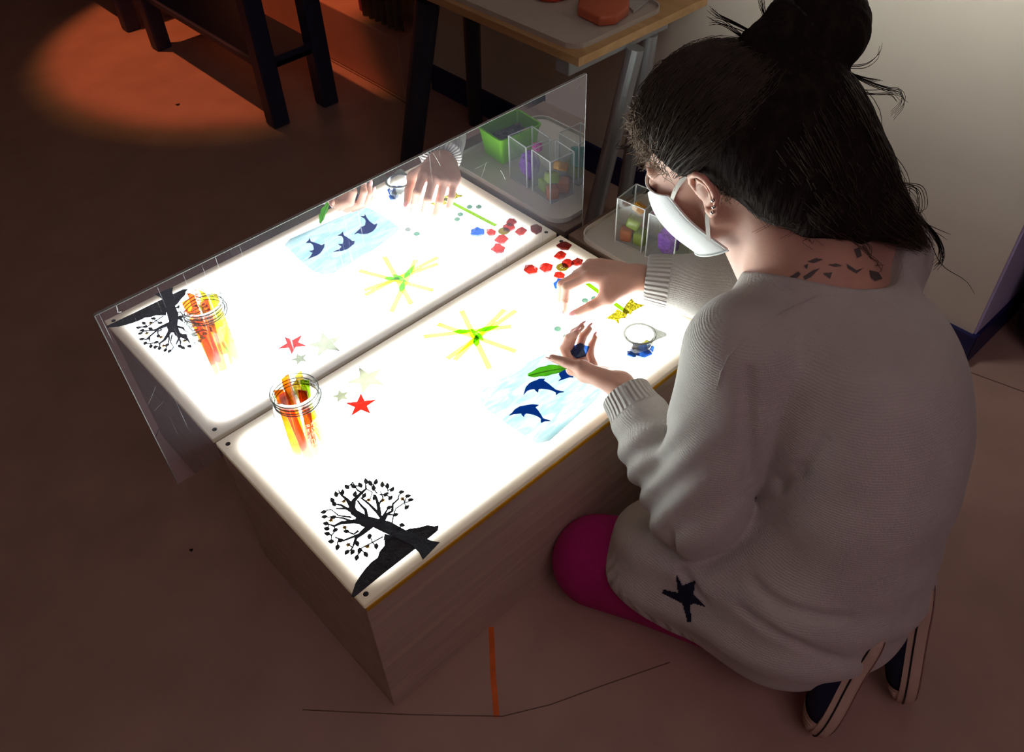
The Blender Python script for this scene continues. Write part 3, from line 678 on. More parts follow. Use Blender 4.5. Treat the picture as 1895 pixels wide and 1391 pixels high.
# disc with four holes: ring sectors built around the holes
bm = bmesh.new(); n = 44
def circ(r, z): return [bm.verts.new((r * math.cos(6.2832 * k / n), r * math.sin(6.2832 * k / n), z)) for k in range(n)]
rings = [circ(r, z) for r, z in prof[1:-1]]
for a, b in zip(rings, rings[1:]):
    for k in range(n): bm.faces.new((a[k], a[(k + 1) % n], b[(k + 1) % n], b[k]))
def inner(z, ring):
    ed = [bm.edges.get((ring[k], ring[(k + 1) % n])) or bm.edges.new((ring[k], ring[(k + 1) % n])) for k in range(n)]
    hs = []
    for sx in (-1, 1):
        for sy in (-1, 1):
            hv = [bm.verts.new((sx * .0028 + .0017 * math.cos(.7854 * k), sy * .0028 + .0017 * math.sin(.7854 * k), z)) for k in range(8)]
            hs.append(hv); ed += [bm.edges.new((hv[k], hv[(k + 1) % 8])) for k in range(8)]
    bmesh.ops.triangle_fill(bm, edges=ed, use_beauty=True); return hs
h0 = inner(0.0, rings[0]); h1 = inner(.0024, rings[-1])
for a, b in zip(h0, h1):
    for k in range(8): bm.faces.new((a[k], a[(k + 1) % 8], b[(k + 1) % 8], b[k]))
bmesh.ops.recalc_face_normals(bm, faces=bm.faces)
me = bpy.data.meshes.new('button_disc'); bm.to_mesh(me); bm.free(); link('button_disc', me, M['f_button'], bt)
# stem strip and the gold leaf
A = at_refl(918, 418); B_ = at_refl(822, 368); d = B_ - A; d /= np.linalg.norm(d); n_ = np.array([-d[1], d[0], 0]) * .0052
tag(MB().prism([A + n_, B_ + n_, B_ - n_, A - n_], ZP + .0002, ZP + .0010).build('stem_strip', M['f_stem'], origin=A), 'lime green strip forming the stem of the gem flower', 'strip')
flat('gold_bow', zpx(*Z8, [(470, 692), (515, 662), (548, 640), (565, 612), (612, 640), (625, 600), (645, 570), (668, 545), (690, 520), (718, 560), (760, 572), (800, 580), (745, 608), (700, 632), (680, 662), (655, 650), (640, 690), (598, 692), (585, 700), (580, 745), (548, 708), (510, 700)]), ZP + .0012, .0015, 'f_gold', 'yellow glitter leaf shaped like a bow at the stem end', 'leaf')

# ---- glass pebbles
def drop(px, r, mat, label, refl=False, z=None, group='glass pebbles on the light table'):
    z = ZP if z is None else z
    c = (at_refl if refl else at)(px[0], px[1], z)
    prof = [(0.0001, 0), (r * .8, 0), (r, r * .25), (r * .86, r * .52), (r * .5, r * .74), (0.0001, r * .82)]
    o = MB().lathe(prof, (0, 0, 0), 24).build('glass_pebble', M[mat], smooth=True); o.location = c
    return tag(o, label, 'pebble', group)
drop((1032, 610), .0085, 'f_pebble', 'sea-green glass pebble below the pinching fingers')
drop((1048, 624), .0080, 'f_pebble2', 'clear glass pebble above the palm-up hand')
for px, lab, mt in (((869, 384), 'dark green glass pebble by the stem, seen in the mirror', 'f_pebble'), ((886, 384), 'grey-green glass pebble nearest the mirror image of the tray', 'f_pebble'), ((852, 398), 'pale green glass pebble touching the stem in the mirror', 'f_pebble'), ((846, 407), 'palest green glass pebble beside the stem in the mirror', 'f_pebble')):
    drop(px, .0078, mt, lab, True)

# ---- plastic cup with tab and gems
def cup():
    rim_z = H + .046
    c = at(1184, 617, rim_z); cx, cy = c[0], c[1]
    T = empty('plastic_cup', (cx, cy, H)); tag(T, 'small translucent plastic cup with a pointed tab beside the forearms', 'cup')
    m = filter_mat('frosted_cup', (3.0, 3.05, 2.95), body=0.012, bodycol=(0.9, 0.9, 0.86), gloss=0.05)
    MB().lathe([(0.0001, 0.0006), (.023, .0006), (.0245, .003), (.0285, .045), (.0278, .045), (.0238, .0036), (.0226, .0014), (.0001, .0014)], (cx, cy, H), 40).build('cup_wall', m, T, smooth=True)
    mr = filter_mat('cup_rim', (0.19, 0.19, 0.165), body=0.35, bodycol=(0.80, 0.79, 0.74), gloss=0.05)
    MB().lathe([(.0285, .044), (.0325, .0438), (.0335, .045), (.0325, .0463), (.0285, .0463)], (cx, cy, H), 48, close=True).build('rim', mr, T, smooth=True)
    e = at(1234, 618, rim_z); d = np.array([e[0] - cx, e[1] - cy]); L_ = np.linalg.norm(d); d /= L_; n = np.array([-d[1], d[0]])
    P = [(cx + d[0] * a + n[0] * b, cy + d[1] * a + n[1] * b) for a, b in ((.020, -.0265), (L_ * .72, -.012), (L_ * .97, -.005), (L_, 0), (L_ * .97, .005), (L_ * .72, .012), (.020, .0265), (.029, .016), (.033, 0), (.029, -.016))]
    MB().prism(P, H + .0440, H + .0456).build('tab', mr, T)
    for k, (px, r, mt, lab) in enumerate((((1170, 655), .0075, 'f_blue_gem', 'light blue gem at the left in the plastic cup'), ((1196, 662), .0105, 'f_blue_gem', 'large blue gem in the plastic cup'), ((1180, 648), .0080, 'f_button', 'amber bead in the middle of the plastic cup'), ((1205, 648), .0095, 'f_blue_gem', 'blue gem at the right in the plastic cup'), ((1196, 640), .0070, 'f_gold', 'gold glitter scrap in the plastic cup'))):
        q = at(px[0], px[1], H + .004); v = np.array([q[0] - cx, q[1] - cy]); l = np.linalg.norm(v)
        if l > .019: v *= .019 / l
        g = gem((0, 0), r * 1.05, mt, lab, 60 + k, z=H + .002, group='gems in the plastic cup'); g.location = (cx + v[0], cy + v[1], H + .003 + .003 * (k % 3))
    for k, (px, lab) in enumerate((((1160, 657), 'green glass pebble at the left in the plastic cup'), ((1172, 664), 'green glass pebble at the front in the plastic cup'))):
        q = at(px[0], px[1], H + .004); v = np.array([q[0] - cx, q[1] - cy]); l = np.linalg.norm(v)
        if l > .020: v *= .020 / l
        o = drop((0, 0), .0065, 'f_pebble', lab, z=H + .002, group='gems in the plastic cup'); o.location = (cx + v[0], cy + v[1], H + .002)
cup()

# ---- jar of translucent strips
def jar():
    cx, cy, h = .115, .318, .175
    T = empty('glass_jar', (cx, cy, H)); tag(T, 'clear glass jar filled with orange and yellow plastic strips', 'jar')
    g = clear_mat('jar_glass', (0.945, 0.95, 0.94), 0.008)
    b = H + .0006
    outer = [(0.0001, 0), (.030, 0), (.0355, .004), (.0368, .012), (.0368, .128), (.0345, .142), (.0310, .150), (.0310, .153), (.0325, .155), (.0310, .158), (.0322, .1615), (.0312, .165), (.0330, .1715), (.0320, .175)]
    inner = [(.0285, .175), (.0275, .150), (.0320, .138), (.0343, .126), (.0343, .014), (.032, .0065), (.0001, .006)]
    JS = 1.25
    MB().lathe([(r * JS if r > .001 else r, z) for r, z in outer + inner], (cx, cy, b), 56).build('jar_glass', g, T, smooth=True)
    M['jar_line'] = filter_mat('jar_rim_glass', (.55, .56, .52), body=.12, bodycol=(.7, .72, .68), gloss=.1)
    for rr_, zz_ in ((.0418, .1735), (.0402, .1640), (.0404, .1560), (.0392, .1495)):
        MB().tube([(cx + rr_ * math.cos(a), cy + rr_ * math.sin(a), b + zz_) for a in np.linspace(0, 6.2832, 41)], .0012, 6).build('rim_thread', M['jar_line'], T, smooth=True)
    MB().tube([(cx + .0435 * math.cos(a), cy + .0435 * math.sin(a), b + .158 - .012 * abs(math.sin(a * .5 + .35))) for a in [k * .2 - 1.6 for k in range(14)]], .0011, 6).build('wire_bail', M['steel'], T, smooth=True)
    cols = {'orange': (2.3, 0.42, 0.010), 'red_orange': (2.2, 0.17, 0.008), 'yellow': (2.3, 1.5, 0.035), 'lime': (1.0, 2.0, 0.05)}
    for k_, c_ in cols.items(): M['s_' + k_] = filter_mat(k_ + '_acetate', c_, body=0.10, bodycol=tuple(min(1, x * .6) for x in c_), gloss=0.03)
    rr = random.Random(11)
    spec = [('orange', -.020, -.006, -.012, -.012, .178), ('red_orange', -.004, -.022, -.006, -.016, .172), ('red_orange', .004, -.020, -.001, -.010, .176), ('orange', .000, .018, -.008, .012, .180),
            ('yellow', .012, -.014, .018, -.016, .172), ('lime', .020, .000, .006, .018, .170), ('yellow', .018, .012, .022, .004, .178), ('lime', -.008, .020, .016, .010, .176), ('orange', -.018, .010, -.020, .012, .170), ('yellow', .006, .004, .014, -.022, .174)]
    for k, (c_, tx, ty, bx, by, L_) in enumerate(spec):
        a = np.array([cx + bx * 1.2, cy + by * 1.2, b + .0075]); t = np.array([cx + tx * 1.2, cy + ty * 1.2, b + L_ + .012]); w = np.array([math.cos(k * 1.1), math.sin(k * 1.1), 0]) * .0080
        n = np.cross(t - a, w); n = n / np.linalg.norm(n) * .0003
        v = []; f = []; m_ = 6
        for i in range(m_ + 1):
            u = i / m_; p = a + (t - a) * u + n * 6 * math.sin(u * 3.1)
            v += [p + w + n, p - w + n, p - w - n, p + w - n]
        for i in range(m_):
            for j in range(4): f.append((4 * i + j, 4 * i + (j + 1) % 4, 4 * i + 4 + (j + 1) % 4, 4 * i + 4 + j))
        f += [(0, 1, 2, 3), tuple(range(4 * m_ + 3, 4 * m_ - 1, -1))]
        o = MB().add(v, f).build('plastic_strip', M['s_' + c_], origin=a)
        tag(o, ['orange strip leaning to the left rim of the glass jar', 'red-orange strip at the front left of the glass jar', 'red-orange strip in the front middle of the glass jar', 'orange strip rising highest at the back of the glass jar', 'yellow strip at the front right of the glass jar', 'lime strip leaning to the right rim of the glass jar', 'yellow strip at the back right of the glass jar', 'lime strip at the back of the glass jar', 'orange strip at the back left of the glass jar', 'yellow strip crossing the middle of the glass jar'][k], 'strip', 'plastic strips in the glass jar')
jar()

# ---- tree cut-out on its felt hill
hill = [(705, 740), (702, 790), (660, 840), (645, 890), (590, 930), (540, 985), (500, 1040), (455, 1110), (432, 1180), (418, 1222), (440, 1230), (478, 1200), (700, 1020), (960, 818), (1000, 790), (1040, 752), (1100, 705), (1160, 655), (1168, 614), (1130, 622), (1070, 612), (1000, 632), (920, 642), (850, 668), (780, 700)]
flat('felt_hill', zpx(*Z5, hill), ZP, .0012, 'felt', 'charcoal felt hill under the tree at the table corner', 'felt')
def tree():
    z = ZP + .0014
    c = at(690, 960, z); T = empty('tree_cutout', (c[0], c[1], ZP)); tag(T, 'black cut-out tree with gold flowers lying at the table corner', 'tree cut-out')
    mb = MB()
    S = 1 / (4.637 * 960)            # crop pixels to metres, roughly, for widths
    zz = [z]
    def stroke(pts, ws):
        Q = [at(*zpx(*Z5, [p])[0], z)[:2] for p in pts]; L_ = []; R_ = []
        for i, p in enumerate(Q):
            t = Q[min(i + 1, len(Q) - 1)] - Q[max(i - 1, 0)]; t /= np.linalg.norm(t); n = np.array([-t[1], t[0]])
            w = ws[0] + (ws[1] - ws[0]) * i / (len(Q) - 1) if len(ws) == 2 else ws[i]
            L_.append(p + n * w * S / 2); R_.append(p - n * w * S / 2)
        n = len(Q); zt = zz[0] + .0012; zz[0] += 0.00002
        v = [(p[0], p[1], z) for p in L_] + [(p[0], p[1], z) for p in R_] + [(p[0], p[1], zt) for p in L_] + [(p[0], p[1], zt) for p in R_]
        f = []
        for i in range(n - 1):
            f += [(i, n + i, n + i + 1, i + 1), (2 * n + i, 2 * n + i + 1, 3 * n + i + 1, 3 * n + i), (i, i + 1, 2 * n + i + 1, 2 * n + i), (n + i, 3 * n + i, 3 * n + i + 1, n + i + 1)]
        f += [(0, 2 * n, 3 * n, n), (n - 1, 2 * n - 1, 4 * n - 1, 3 * n - 1)]
        mb.add(v, f)
    BR = [([(1105, 832), (1050, 795), (980, 745), (850, 690), (720, 625), (620, 590)], [190, 130, 105, 92, 105, 80]),
          ([(660, 600), (540, 560), (440, 500), (412, 430), (380, 390), (330, 350), (308, 310)], [80, 62, 56, 40, 24, 14, 8]),
          ([(425, 480), (440, 400), (490, 350), (545, 300), (540, 250)], (46, 9)), ([(510, 335), (470, 310), (432, 245)], (18, 7)),
          ([(560, 580), (540, 480), (500, 440), (470, 400)], (30, 10)), ([(700, 575), (640, 500), (570, 430), (500, 375)], (28, 12)),
          ([(690, 580), (722, 520), (770, 490), (775, 430), (820, 390), (828, 350)], (30, 8)), ([(660, 520), (650, 440), (632, 380), (610, 350)], (34, 14)),
          ([(650, 440), (690, 380), (668, 320)], (16, 6)), ([(620, 600), (450, 580), (330, 592), (270, 620), (222, 602)], (50, 8)), ([(450, 590), (350, 552), (255, 540)], (20, 8)),
          ([(590, 610), (510, 680), (460, 720), (430, 805)], (56, 10)), ([(490, 690), (350, 745), (280, 715)], (22, 8)), ([(692, 710), (600, 760), (520, 800), (480, 830)], (10, 7)),
          ([(420, 545), (310, 530), (248, 480)], (14, 6)), ([(805, 645), (768, 595), (780, 530), (800, 470), (875, 420)], (12, 7)), ([(545, 300), (600, 330), (575, 400)], (8, 6)), ([(720, 520), (800, 525)], (16, 6)),
          ([(640, 340), (610, 300), (560, 245)], (10, 6)), ([(735, 345), (730, 290), (690, 262)], (8, 6)), ([(660, 350), (715, 348), (755, 378)], (14, 8)), ([(600, 620), (520, 600), (470, 560), (480, 500)], (60, 20)), ([(430, 500), (330, 440), (270, 430)], (26, 8)),
          ([(400, 470), (320, 470), (285, 470)], (20, 8)), ([(480, 660), (440, 690), (370, 664)], (20, 8)), ([(640, 590), (690, 540), (740, 460)], (30, 10)), ([(270, 620), (285, 655), (250, 700), (245, 750)], (9, 6)), ([(700, 715), (770, 715)], (60, 20))]
    for p, w in BR: stroke(p, w)
    leaves = [(545, 235), (580, 250), (630, 240), (685, 263), (728, 275), (770, 305), (850, 328), (905, 362), (930, 395), (895, 458), (620, 375), (610, 292), (495, 268), (435, 278), (380, 283), (343, 330), (288, 347), (255, 398), (270, 428), (180, 500), (187, 540), (200, 598), (208, 642), (212, 685), (245, 752), (300, 803), (380, 845), (428, 845), (465, 893), (545, 865), (490, 832), (470, 772), (575, 710), (633, 795), (855, 612), (280, 655), (375, 665), (325, 745), (450, 345), (530, 358), (745, 460), (800, 523), (715, 348), (755, 378), (265, 545)]
    flowers = [(355, 410), (568, 398), (688, 402), (858, 388), (245, 572), (362, 632), (395, 782), (558, 798)]
    ends_ = []
    for p, w in BR[1:]:
        for i in range(len(p) - 1):
            for u in (0, .5, 1): ends_.append((np.array(p[i]) * (1 - u) + np.array(p[i + 1]) * u))
    ends_ = np.array(ends_)
    for k, l in enumerate(leaves + flowers):
        l = np.array(l); e = ends_[np.argmin(((ends_ - l) ** 2).sum(1))]
        if np.linalg.norm(e - l) > 12: stroke([tuple(e), tuple((e + l) / 2 + np.array([6, 4]) * (-1) ** k), tuple(l)], (9, 6))
    mb.build('trunk', M['black_card'], T)
    rr = random.Random(4)
    ctr = np.array([520, 600])
    for k, l in enumerate(leaves):
        l = np.array(l, float); d = l - ctr; a = math.atan2(d[1], d[0]) + rr.uniform(-.7, .7); u = np.array([math.cos(a), math.sin(a)]) * 28
        A = at(*zpx(*Z5, [l - u])[0], z)[:2]; B_ = at(*zpx(*Z5, [l + u])[0], z)[:2]
        leaf_flat('leaf', A, B_, .0042, z + .0006, .0009, 'leaf_card', parent=T)
    for k, l in enumerate(flowers):
        C_ = at(*zpx(*Z5, [l])[0], z)
        P = [(C_[0] + (.0050 if i % 2 == 0 else .0026) * math.cos(6.2832 * i / 10), C_[1] + (.0050 if i % 2 == 0 else .0026) * math.sin(6.2832 * i / 10)) for i in range(10)]
        MB().prism(P, z + .0004, z + .0022).build('gold_flower', M['gold_flower'], T)
tree()
# ================================================================== PERSON
# ---- implicit surfaces (round cones, ellipsoids, smooth unions) meshed with sparse surface nets
U = 1.18
def A3(*p): return np.array(p, float)
def d_cone(p, a, b, ra, rb):
    a = np.asarray(a, float); ba = np.asarray(b, float) - a; q = p - a
    t = np.clip((q @ ba) / (ba @ ba), 0, 1)
    return np.linalg.norm(q - t[:, None] * ba, axis=1) - (ra + (rb - ra) * t)
def d_ell(p, c, r, R=None):
    q = p - np.asarray(c, float)
    if R is not None: q = q @ R
    r = np.asarray(r, float); k0 = np.linalg.norm(q / r, axis=1); k1 = np.linalg.norm(q / (r * r), axis=1) + 1e-9
    return k0 * (k0 - 1) / k1
def smin(a, b, k):
    h = np.clip(.5 + .5 * (b - a) / k, 0, 1); return b * (1 - h) + a * h - k * h * (1 - h)
def smax(a, b, k): return -smin(-a, -b, k)
def chain(p, pts, rs, k=0.0):
    d = None
    for i in range(len(pts) - 1):
        e = d_cone(p, pts[i], pts[i + 1], rs[i], rs[i + 1]); d = e if d is None else (smin(d, e, k) if k else np.minimum(d, e))
    return d
def surface_nets(fn, lo, hi, h, nb=24, slack=1.6):
    lo = np.floor(np.array(lo) / h).astype(int); hi = np.ceil(np.array(hi) / h).astype(int)
    nblk = -(-(hi - lo) // nb)
    bi = np.stack(np.meshgrid(*[np.arange(n) for n in nblk], indexing='ij'), -1).reshape(-1, 3)
    cen = (lo + bi * nb + nb / 2) * h
    dc = fn(cen); keep = np.abs(dc) < nb * h * .87 * slack
    bi = bi[keep]
    g = np.arange(nb + 1); G = np.stack(np.meshgrid(g, g, g, indexing='ij'), -1).reshape(-1, 3)
    D = (hi - lo + nb + 4).astype(np.int64); 
    key = lambda I: ((I[:, 0] - lo[0] + 1).astype(np.int64) * D[1] + (I[:, 1] - lo[1] + 1)) * D[2] + (I[:, 2] - lo[2] + 1)
    VK = []; VP = []; QK = []
    offs = np.array([[x, y, z] for x in (0, 1) for y in (0, 1) for z in (0, 1)])
    edges = [(0, 1), (2, 3), (4, 5), (6, 7), (0, 2), (1, 3), (4, 6), (5, 7), (0, 4), (1, 5), (2, 6), (3, 7)]
    for b in bi:
        i0 = lo + b * nb
        F = fn((i0 + G) * h).reshape(nb + 1, nb + 1, nb + 1)
        if F.min() > 0 or F.max() < 0: continue
        c = np.stack([F[o[0]:nb + o[0], o[1]:nb + o[1], o[2]:nb + o[2]] for o in offs], -1)
        s = c < 0; act = s.any(-1) & ~s.all(-1); idx = np.argwhere(act)
        if len(idx) == 0: continue
        cc = c[act]; acc = np.zeros((len(idx), 3)); cnt = np.zeros(len(idx))
        for a, e in edges:
            fa, fb = cc[:, a], cc[:, e]; m = (fa < 0) != (fb < 0)
            t = np.where(m, fa / np.where(m, fa - fb, 1), 0)
            acc += np.where(m[:, None], offs[a] + t[:, None] * (offs[e] - offs[a]), 0); cnt += m
        VK.append(key(idx + i0)); VP.append((idx + i0 + acc / cnt[:, None]) * h)
        S = F < 0
        for ax in range(3):
            sl0 = [slice(0, nb)] * 3; sl1 = list(sl0); sl1[ax] = slice(1, nb + 1)
            a = S[tuple(sl0)]; e = S[tuple(sl1)]; x = np.argwhere(a != e)
            if len(x) == 0: continue
            fl = a[a != e]; I = x + i0; o1 = np.zeros(3, int); o2 = np.zeros(3, int); o1[(ax + 1) % 3] = 1; o2[(ax + 2) % 3] = 1
            q = np.stack([key(I), key(I - o1), key(I - o1 - o2), key(I - o2)], 1)
            q[~fl] = q[~fl][:, ::-1]; QK.append(q)
    VK = np.concatenate(VK); VP = np.concatenate(VP); QK = np.concatenate(QK)
    o = np.argsort(VK); VK = VK[o]; VP = VP[o]
    j = np.searchsorted(VK, QK); j = np.clip(j, 0, len(VK) - 1); ok = (VK[j] == QK).all(1)
    return VP, j[ok]
def smooth_mesh(V, Q, it=1, lam=.5):
    for _ in range(it):
        acc = np.zeros_like(V); cnt = np.zeros(len(V))
        for a in range(4):
            np.add.at(acc, Q[:, a], V[Q[:, (a + 1) % 4]]); np.add.at(acc, Q[:, (a + 1) % 4], V[Q[:, a]])
            np.add.at(cnt, Q[:, a], 1); np.add.at(cnt, Q[:, (a + 1) % 4], 1)
        V = V * (1 - lam) + lam * acc / np.maximum(cnt, 1)[:, None]
    return V
def hash_noise(p, f, seed=0):
    """cheap smooth pseudo-noise: sum of rotated sines"""
    r = np.random.default_rng(seed); d = 0
    for k in range(5):
        w = r.normal(size=3); w /= np.linalg.norm(w); d = d + np.sin(p @ (w * f * (0.7 + .6 * r.random())) + r.random() * 6.28)
    return d / 5

# ---- pose (joints, in the drawing's units)
PEL = A3(.70, -.42, .25); HIPL = A3(.605, -.41, .25); HIPR = A3(.80, -.41, .25)
KNL = A3(.475, -.085, .088); KNR = A3(.83, -.07, .088); ANL = A3(.60, -.50, .095); ANR = A3(.765, -.525, .115)
SP1 = A3(.725, -.455, .40); SP2 = A3(.775, -.40, .58); C7 = A3(.815, -.205, .735)
SHL = A3(.645, -.215, .655); SHR = A3(.985, -.235, .685)
ELL = A3(.525, -.245, .385); WRL = A3(.604, .000, .452)
ELR = A3(.985, -.045, .475); WRR = A3(.836, .165, .480)
def rotm(h, p, r):
    ch, sh = math.cos(h), math.sin(h); cp, sp = math.cos(-p), math.sin(-p); cr, sr = math.cos(r), math.sin(r)
    return np.array([[ch, -sh, 0], [sh, ch, 0], [0, 0, 1]]) @ np.array([[1, 0, 0], [0, cp, -sp], [0, sp, cp]]) @ np.array([[cr, 0, sr], [0, 1, 0], [-sr, 0, cr]])
HC = A3(.7938, -.0142, .848); HR = rotm(.367, .5273, .0198)
def hw(*p): return HC + HR @ (np.array(p, float) * U)          # head coordinates (metres, x right, y forward, z up) -> world
def unit(v): v = np.asarray(v, float); return v / np.linalg.norm(v)

# ---- hands
def make_hand(W, d, n, side, flex, spread, thumb, arm, U=U, fat=1.0):
    """W wrist, d palm direction, n palm normal; returns palm/finger cones and nails"""
    d = unit(d); n = unit(np.asarray(n) - d * np.dot(n, d)); l = np.cross(n, d) * side      # l points to the thumb side
    L = dict(index=(.030, .088, (.040, .024, .019)), middle=(.009, .092, (.044, .028, .020)), ring=(-.012, .087, (.040, .026, .020)), pinky=(-.031, .079, (.031, .019, .017)))
    palm = []; fingers = []; nails = []; k = {}
    for f, (o, fw, seg) in L.items():
        m = W + (d * fw + l * o - n * .002) * U
        k[f] = m
        palm.append((W + l * o * .55 * U, m, .0150 * U, .0098 * U))
        a1, a2, a3 = flex[f]; sp = spread.get(f, 0)
        dd = unit(d + l * sp); p = m; ch = [p]; ang = 0
        for s_, a in zip(seg, (a1, a2, a3)):
            ang += a; v = dd * math.cos(ang) + n * math.sin(ang); p = p + v * s_ * U; ch.append(p)
        r0 = {'index': .0082, 'middle': .0083, 'ring': .0078, 'pinky': .0068}[f]
        r0 *= fat; fingers.append((ch, [r0 * 1.10 * U, r0 * .98 * U, r0 * .88 * U, r0 * .66 * U]))
        v = unit(ch[3] - ch[2]); back = unit(dd * -math.sin(ang) + n * math.cos(ang)) * -1
        nails.append((ch[3] + v * .003 * U + back * r0 * .45 * U, v, back, r0 * .62 * U))
    # thumb
    base = W + (d * .022 + l * .022 + n * .008) * U
    ch = [base]
    for v, s_ in zip(thumb, (.042, .031, .026)):
        vv = unit(d * v[0] + l * v[1] + n * v[2]); ch.append(ch[-1] + vv * s_ * U)
    palm.append((W + l * .012 * U, ch[1], .0150 * U, .0125 * U)); palm.append((ch[1], k['index'] - d * .03 * U, .012 * U, .011 * U))
    palm.append((W + (d * .03 - l * .022) * U, k['pinky'] - d * .02 * U, .014 * U, .012 * U))
    fingers.append((ch, [.0140 * U, .0105 * U, .0092 * U, .0068 * U]))
    v = unit(ch[3] - ch[2]); back = unit(np.cross(v, np.cross(n, v)) * -1 + l * .6); nails.append((ch[3] + v * .003 * U + back * .004 * U, v, unit(back - v * np.dot(back, v)), .0058 * U))
    palm.append((arm, W, .033 * U, .0215 * U)); palm.append((W, W + d * .02 * U, .0205 * U, .018 * U))
    return dict(palm=palm, fingers=fingers, nails=nails, k=k, d=d, n=n, l=l)
HANDL = make_hand(WRL, (-.06, .90, -.16), (.50, .05, .80), 1,
                  dict(index=(.80, .95, .55), middle=(.80, .90, .55), ring=(.80, .80, .50), pinky=(.75, .65, .40)), dict(index=.02, middle=.0, ring=-.04, pinky=-.10),
                  ((.75, .62, .12), (.88, .45, .05), (.92, .30, .0)), ELL, U=1.06, fat=1.12)
HANDR = make_hand(WRR, (-.64, .64, .16), (-.16, -.25, -.93), -1,
                  dict(index=(.62, 1.02, .12), middle=(.70, 1.0, .15), ring=(.98, .42, .15), pinky=(.80, .60, .30)), dict(index=.06, middle=.01, ring=-.05, pinky=-.12),
                  ((.74, .62, .40), (.95, .10, .72), (.95, -.12, .70)), ELR, U=1.22)
def hand_sdf(p, Hd):
    d = None
    for a, b, ra, rb in Hd['palm']:
        e = d_cone(p, a, b, ra, rb); d = e if d is None else smin(d, e, .014)
    f = None
    for ch, rs in Hd['fingers']:
        e = chain(p, ch, rs, .003); f = e if f is None else np.minimum(f, e)
    return smin(d, f, .006)
def at_depth(px, py, t): return CAM + ray(px, py) * t
def to_head(p): return ((p - HC) @ HR) / U
# ---- body: one continuous surface
EARC = A3(-.0735, -.006, .0)
def ear_pt(side, f, u, o):           # forward, up, outward offsets in the ear's own plane
    return A3(side * (.0715 + .012 + o + (-f + .01) * .42), -.008 + f * .91, u - .002)
HELIX = [(.013, .002, -.004), (.016, .018, -.002), (.010, .029, .001), (-.003, .033, .003), (-.015, .028, .003), (-.022, .015, .003), (-.0215, .0, .002), (-.0165, -.014, .001), (-.008, -.025, -.001), (.001, -.031, -.003), (.007, -.027, -.006), (.008, -.016, -.007)]
ANTI = [(.002, .022, -.004), (-.010, .014, -.003), (-.0125, .002, -.003), (-.008, -.010, -.004), (.001, -.016, -.005)]
def d_head(p):
    q = to_head(p)
    d = d_ell(q, (0, -.014, .045), (.0745, .094, .088))
    d = smin(d, d_cone(q, (0, .030, -.005), (0, .064, -.088), .052, .024), .03)
    d = smin(d, d_ell(q, (0, .046, -.022), (.063, .044, .062)), .02)                       # mid face
    for s in (-1, 1):
        d = smin(d, d_cone(q, (s * .050, .005, -.052), (s * .018, .064, -.096), .016, .013), .022)   # jaw
        d = smin(d, d_ell(q, (s * .038, .062, -.012), (.018, .016, .016)), .018)            # cheekbone
        d = smin(d, d_cone(q, (s * .012, .088, .030), (s * .042, .074, .030), .008, .008), .012)     # brow
        d = smax(d, -d_ell(q, (s * .032, .094, .013), (.014, .012, .010)), .008)            # socket
        d = smin(d, d_ell(q, (s * .032, .0785, .012), (.0125, .0125, .0115)), .003)         # lid over the eye
        e = d_ell(q, ear_pt(s, -.004, .001, -.010), (.006, .015, .026))
        e = np.minimum(e, chain(q, [ear_pt(s, *t) for t in HELIX], [.0036, .0038, .004, .0042, .0042, .004, .0038, .0038, .0046, .0060, .0056, .004], .002))
        e = smin(e, chain(q, [ear_pt(s, *t) for t in ANTI], [.003] * 5, .001), .003)
        e = smin(e, d_ell(q, ear_pt(s, .011, -.004, -.006), (.004, .004, .0065)), .003)      # tragus
        d = smin(d, e, .004)
    d = smin(d, chain(q, [(0, .086, .028), (0, .093, .0), (0, .098, -.018)], [.007, .0085, .0100], .004), .010)   # nose
    d = smin(d, d_ell(q, (0, .090, -.022), (.0165, .010, .009)), .006)
    d = smin(d, d_cone(q, (-.018, .082, -.052), (.018, .082, -.052), .0085, .0085), .012)
    return d * U
def d_neck(p):
    return smin(chain(p, [hw(0, -.035, -.02), hw(0, -.045, -.075), C7 + A3(0, .012, -.02)], [.056 * U, .052 * U, .062 * U], .02),
                chain(p, [hw(0, .0, -.05), (C7 + A3(.015, .085, -.06))], [.040 * U, .046 * U], .02), .03)
def d_torso(p, o=0.0):
    d = d_ell(p, (.695, -.425, .27), (.180 + o, .165 + o, .150 + o))
    d = smin(d, d_ell(p, (.730, -.430, .42), (.155 + o, .130 + o, .16 + o)), .06)
    d = smin(d, d_ell(p, (.785, -.345, .565), (.165 + o, .140 + o, .16 + o)), .06)
    d = smin(d, d_cone(p, SHL + A3(.03, 0, -.005), SHR - A3(.03, 0, .005), .070 + o, .070 + o), .05)
    d = smin(d, d_cone(p, C7 + A3(0, -.02, -.03), C7 + A3(-.03, -.08, -.12), .085 + o, .10 + o), .06)
    return d
def d_arms(p):
    return np.minimum(chain(p, [SHL, ELL], [.060, .046], .02), chain(p, [SHR, ELR], [.060, .046], .02))
def d_legs(p, o=0.0):
    a = chain(p, [HIPL, KNL, ANL], [.112 + o, .084 + o, .048 + o], .02); b = chain(p, [HIPR, KNR, ANR], [.108 + o, .072 + o, .046 + o], .02)
    return np.minimum(a, b)
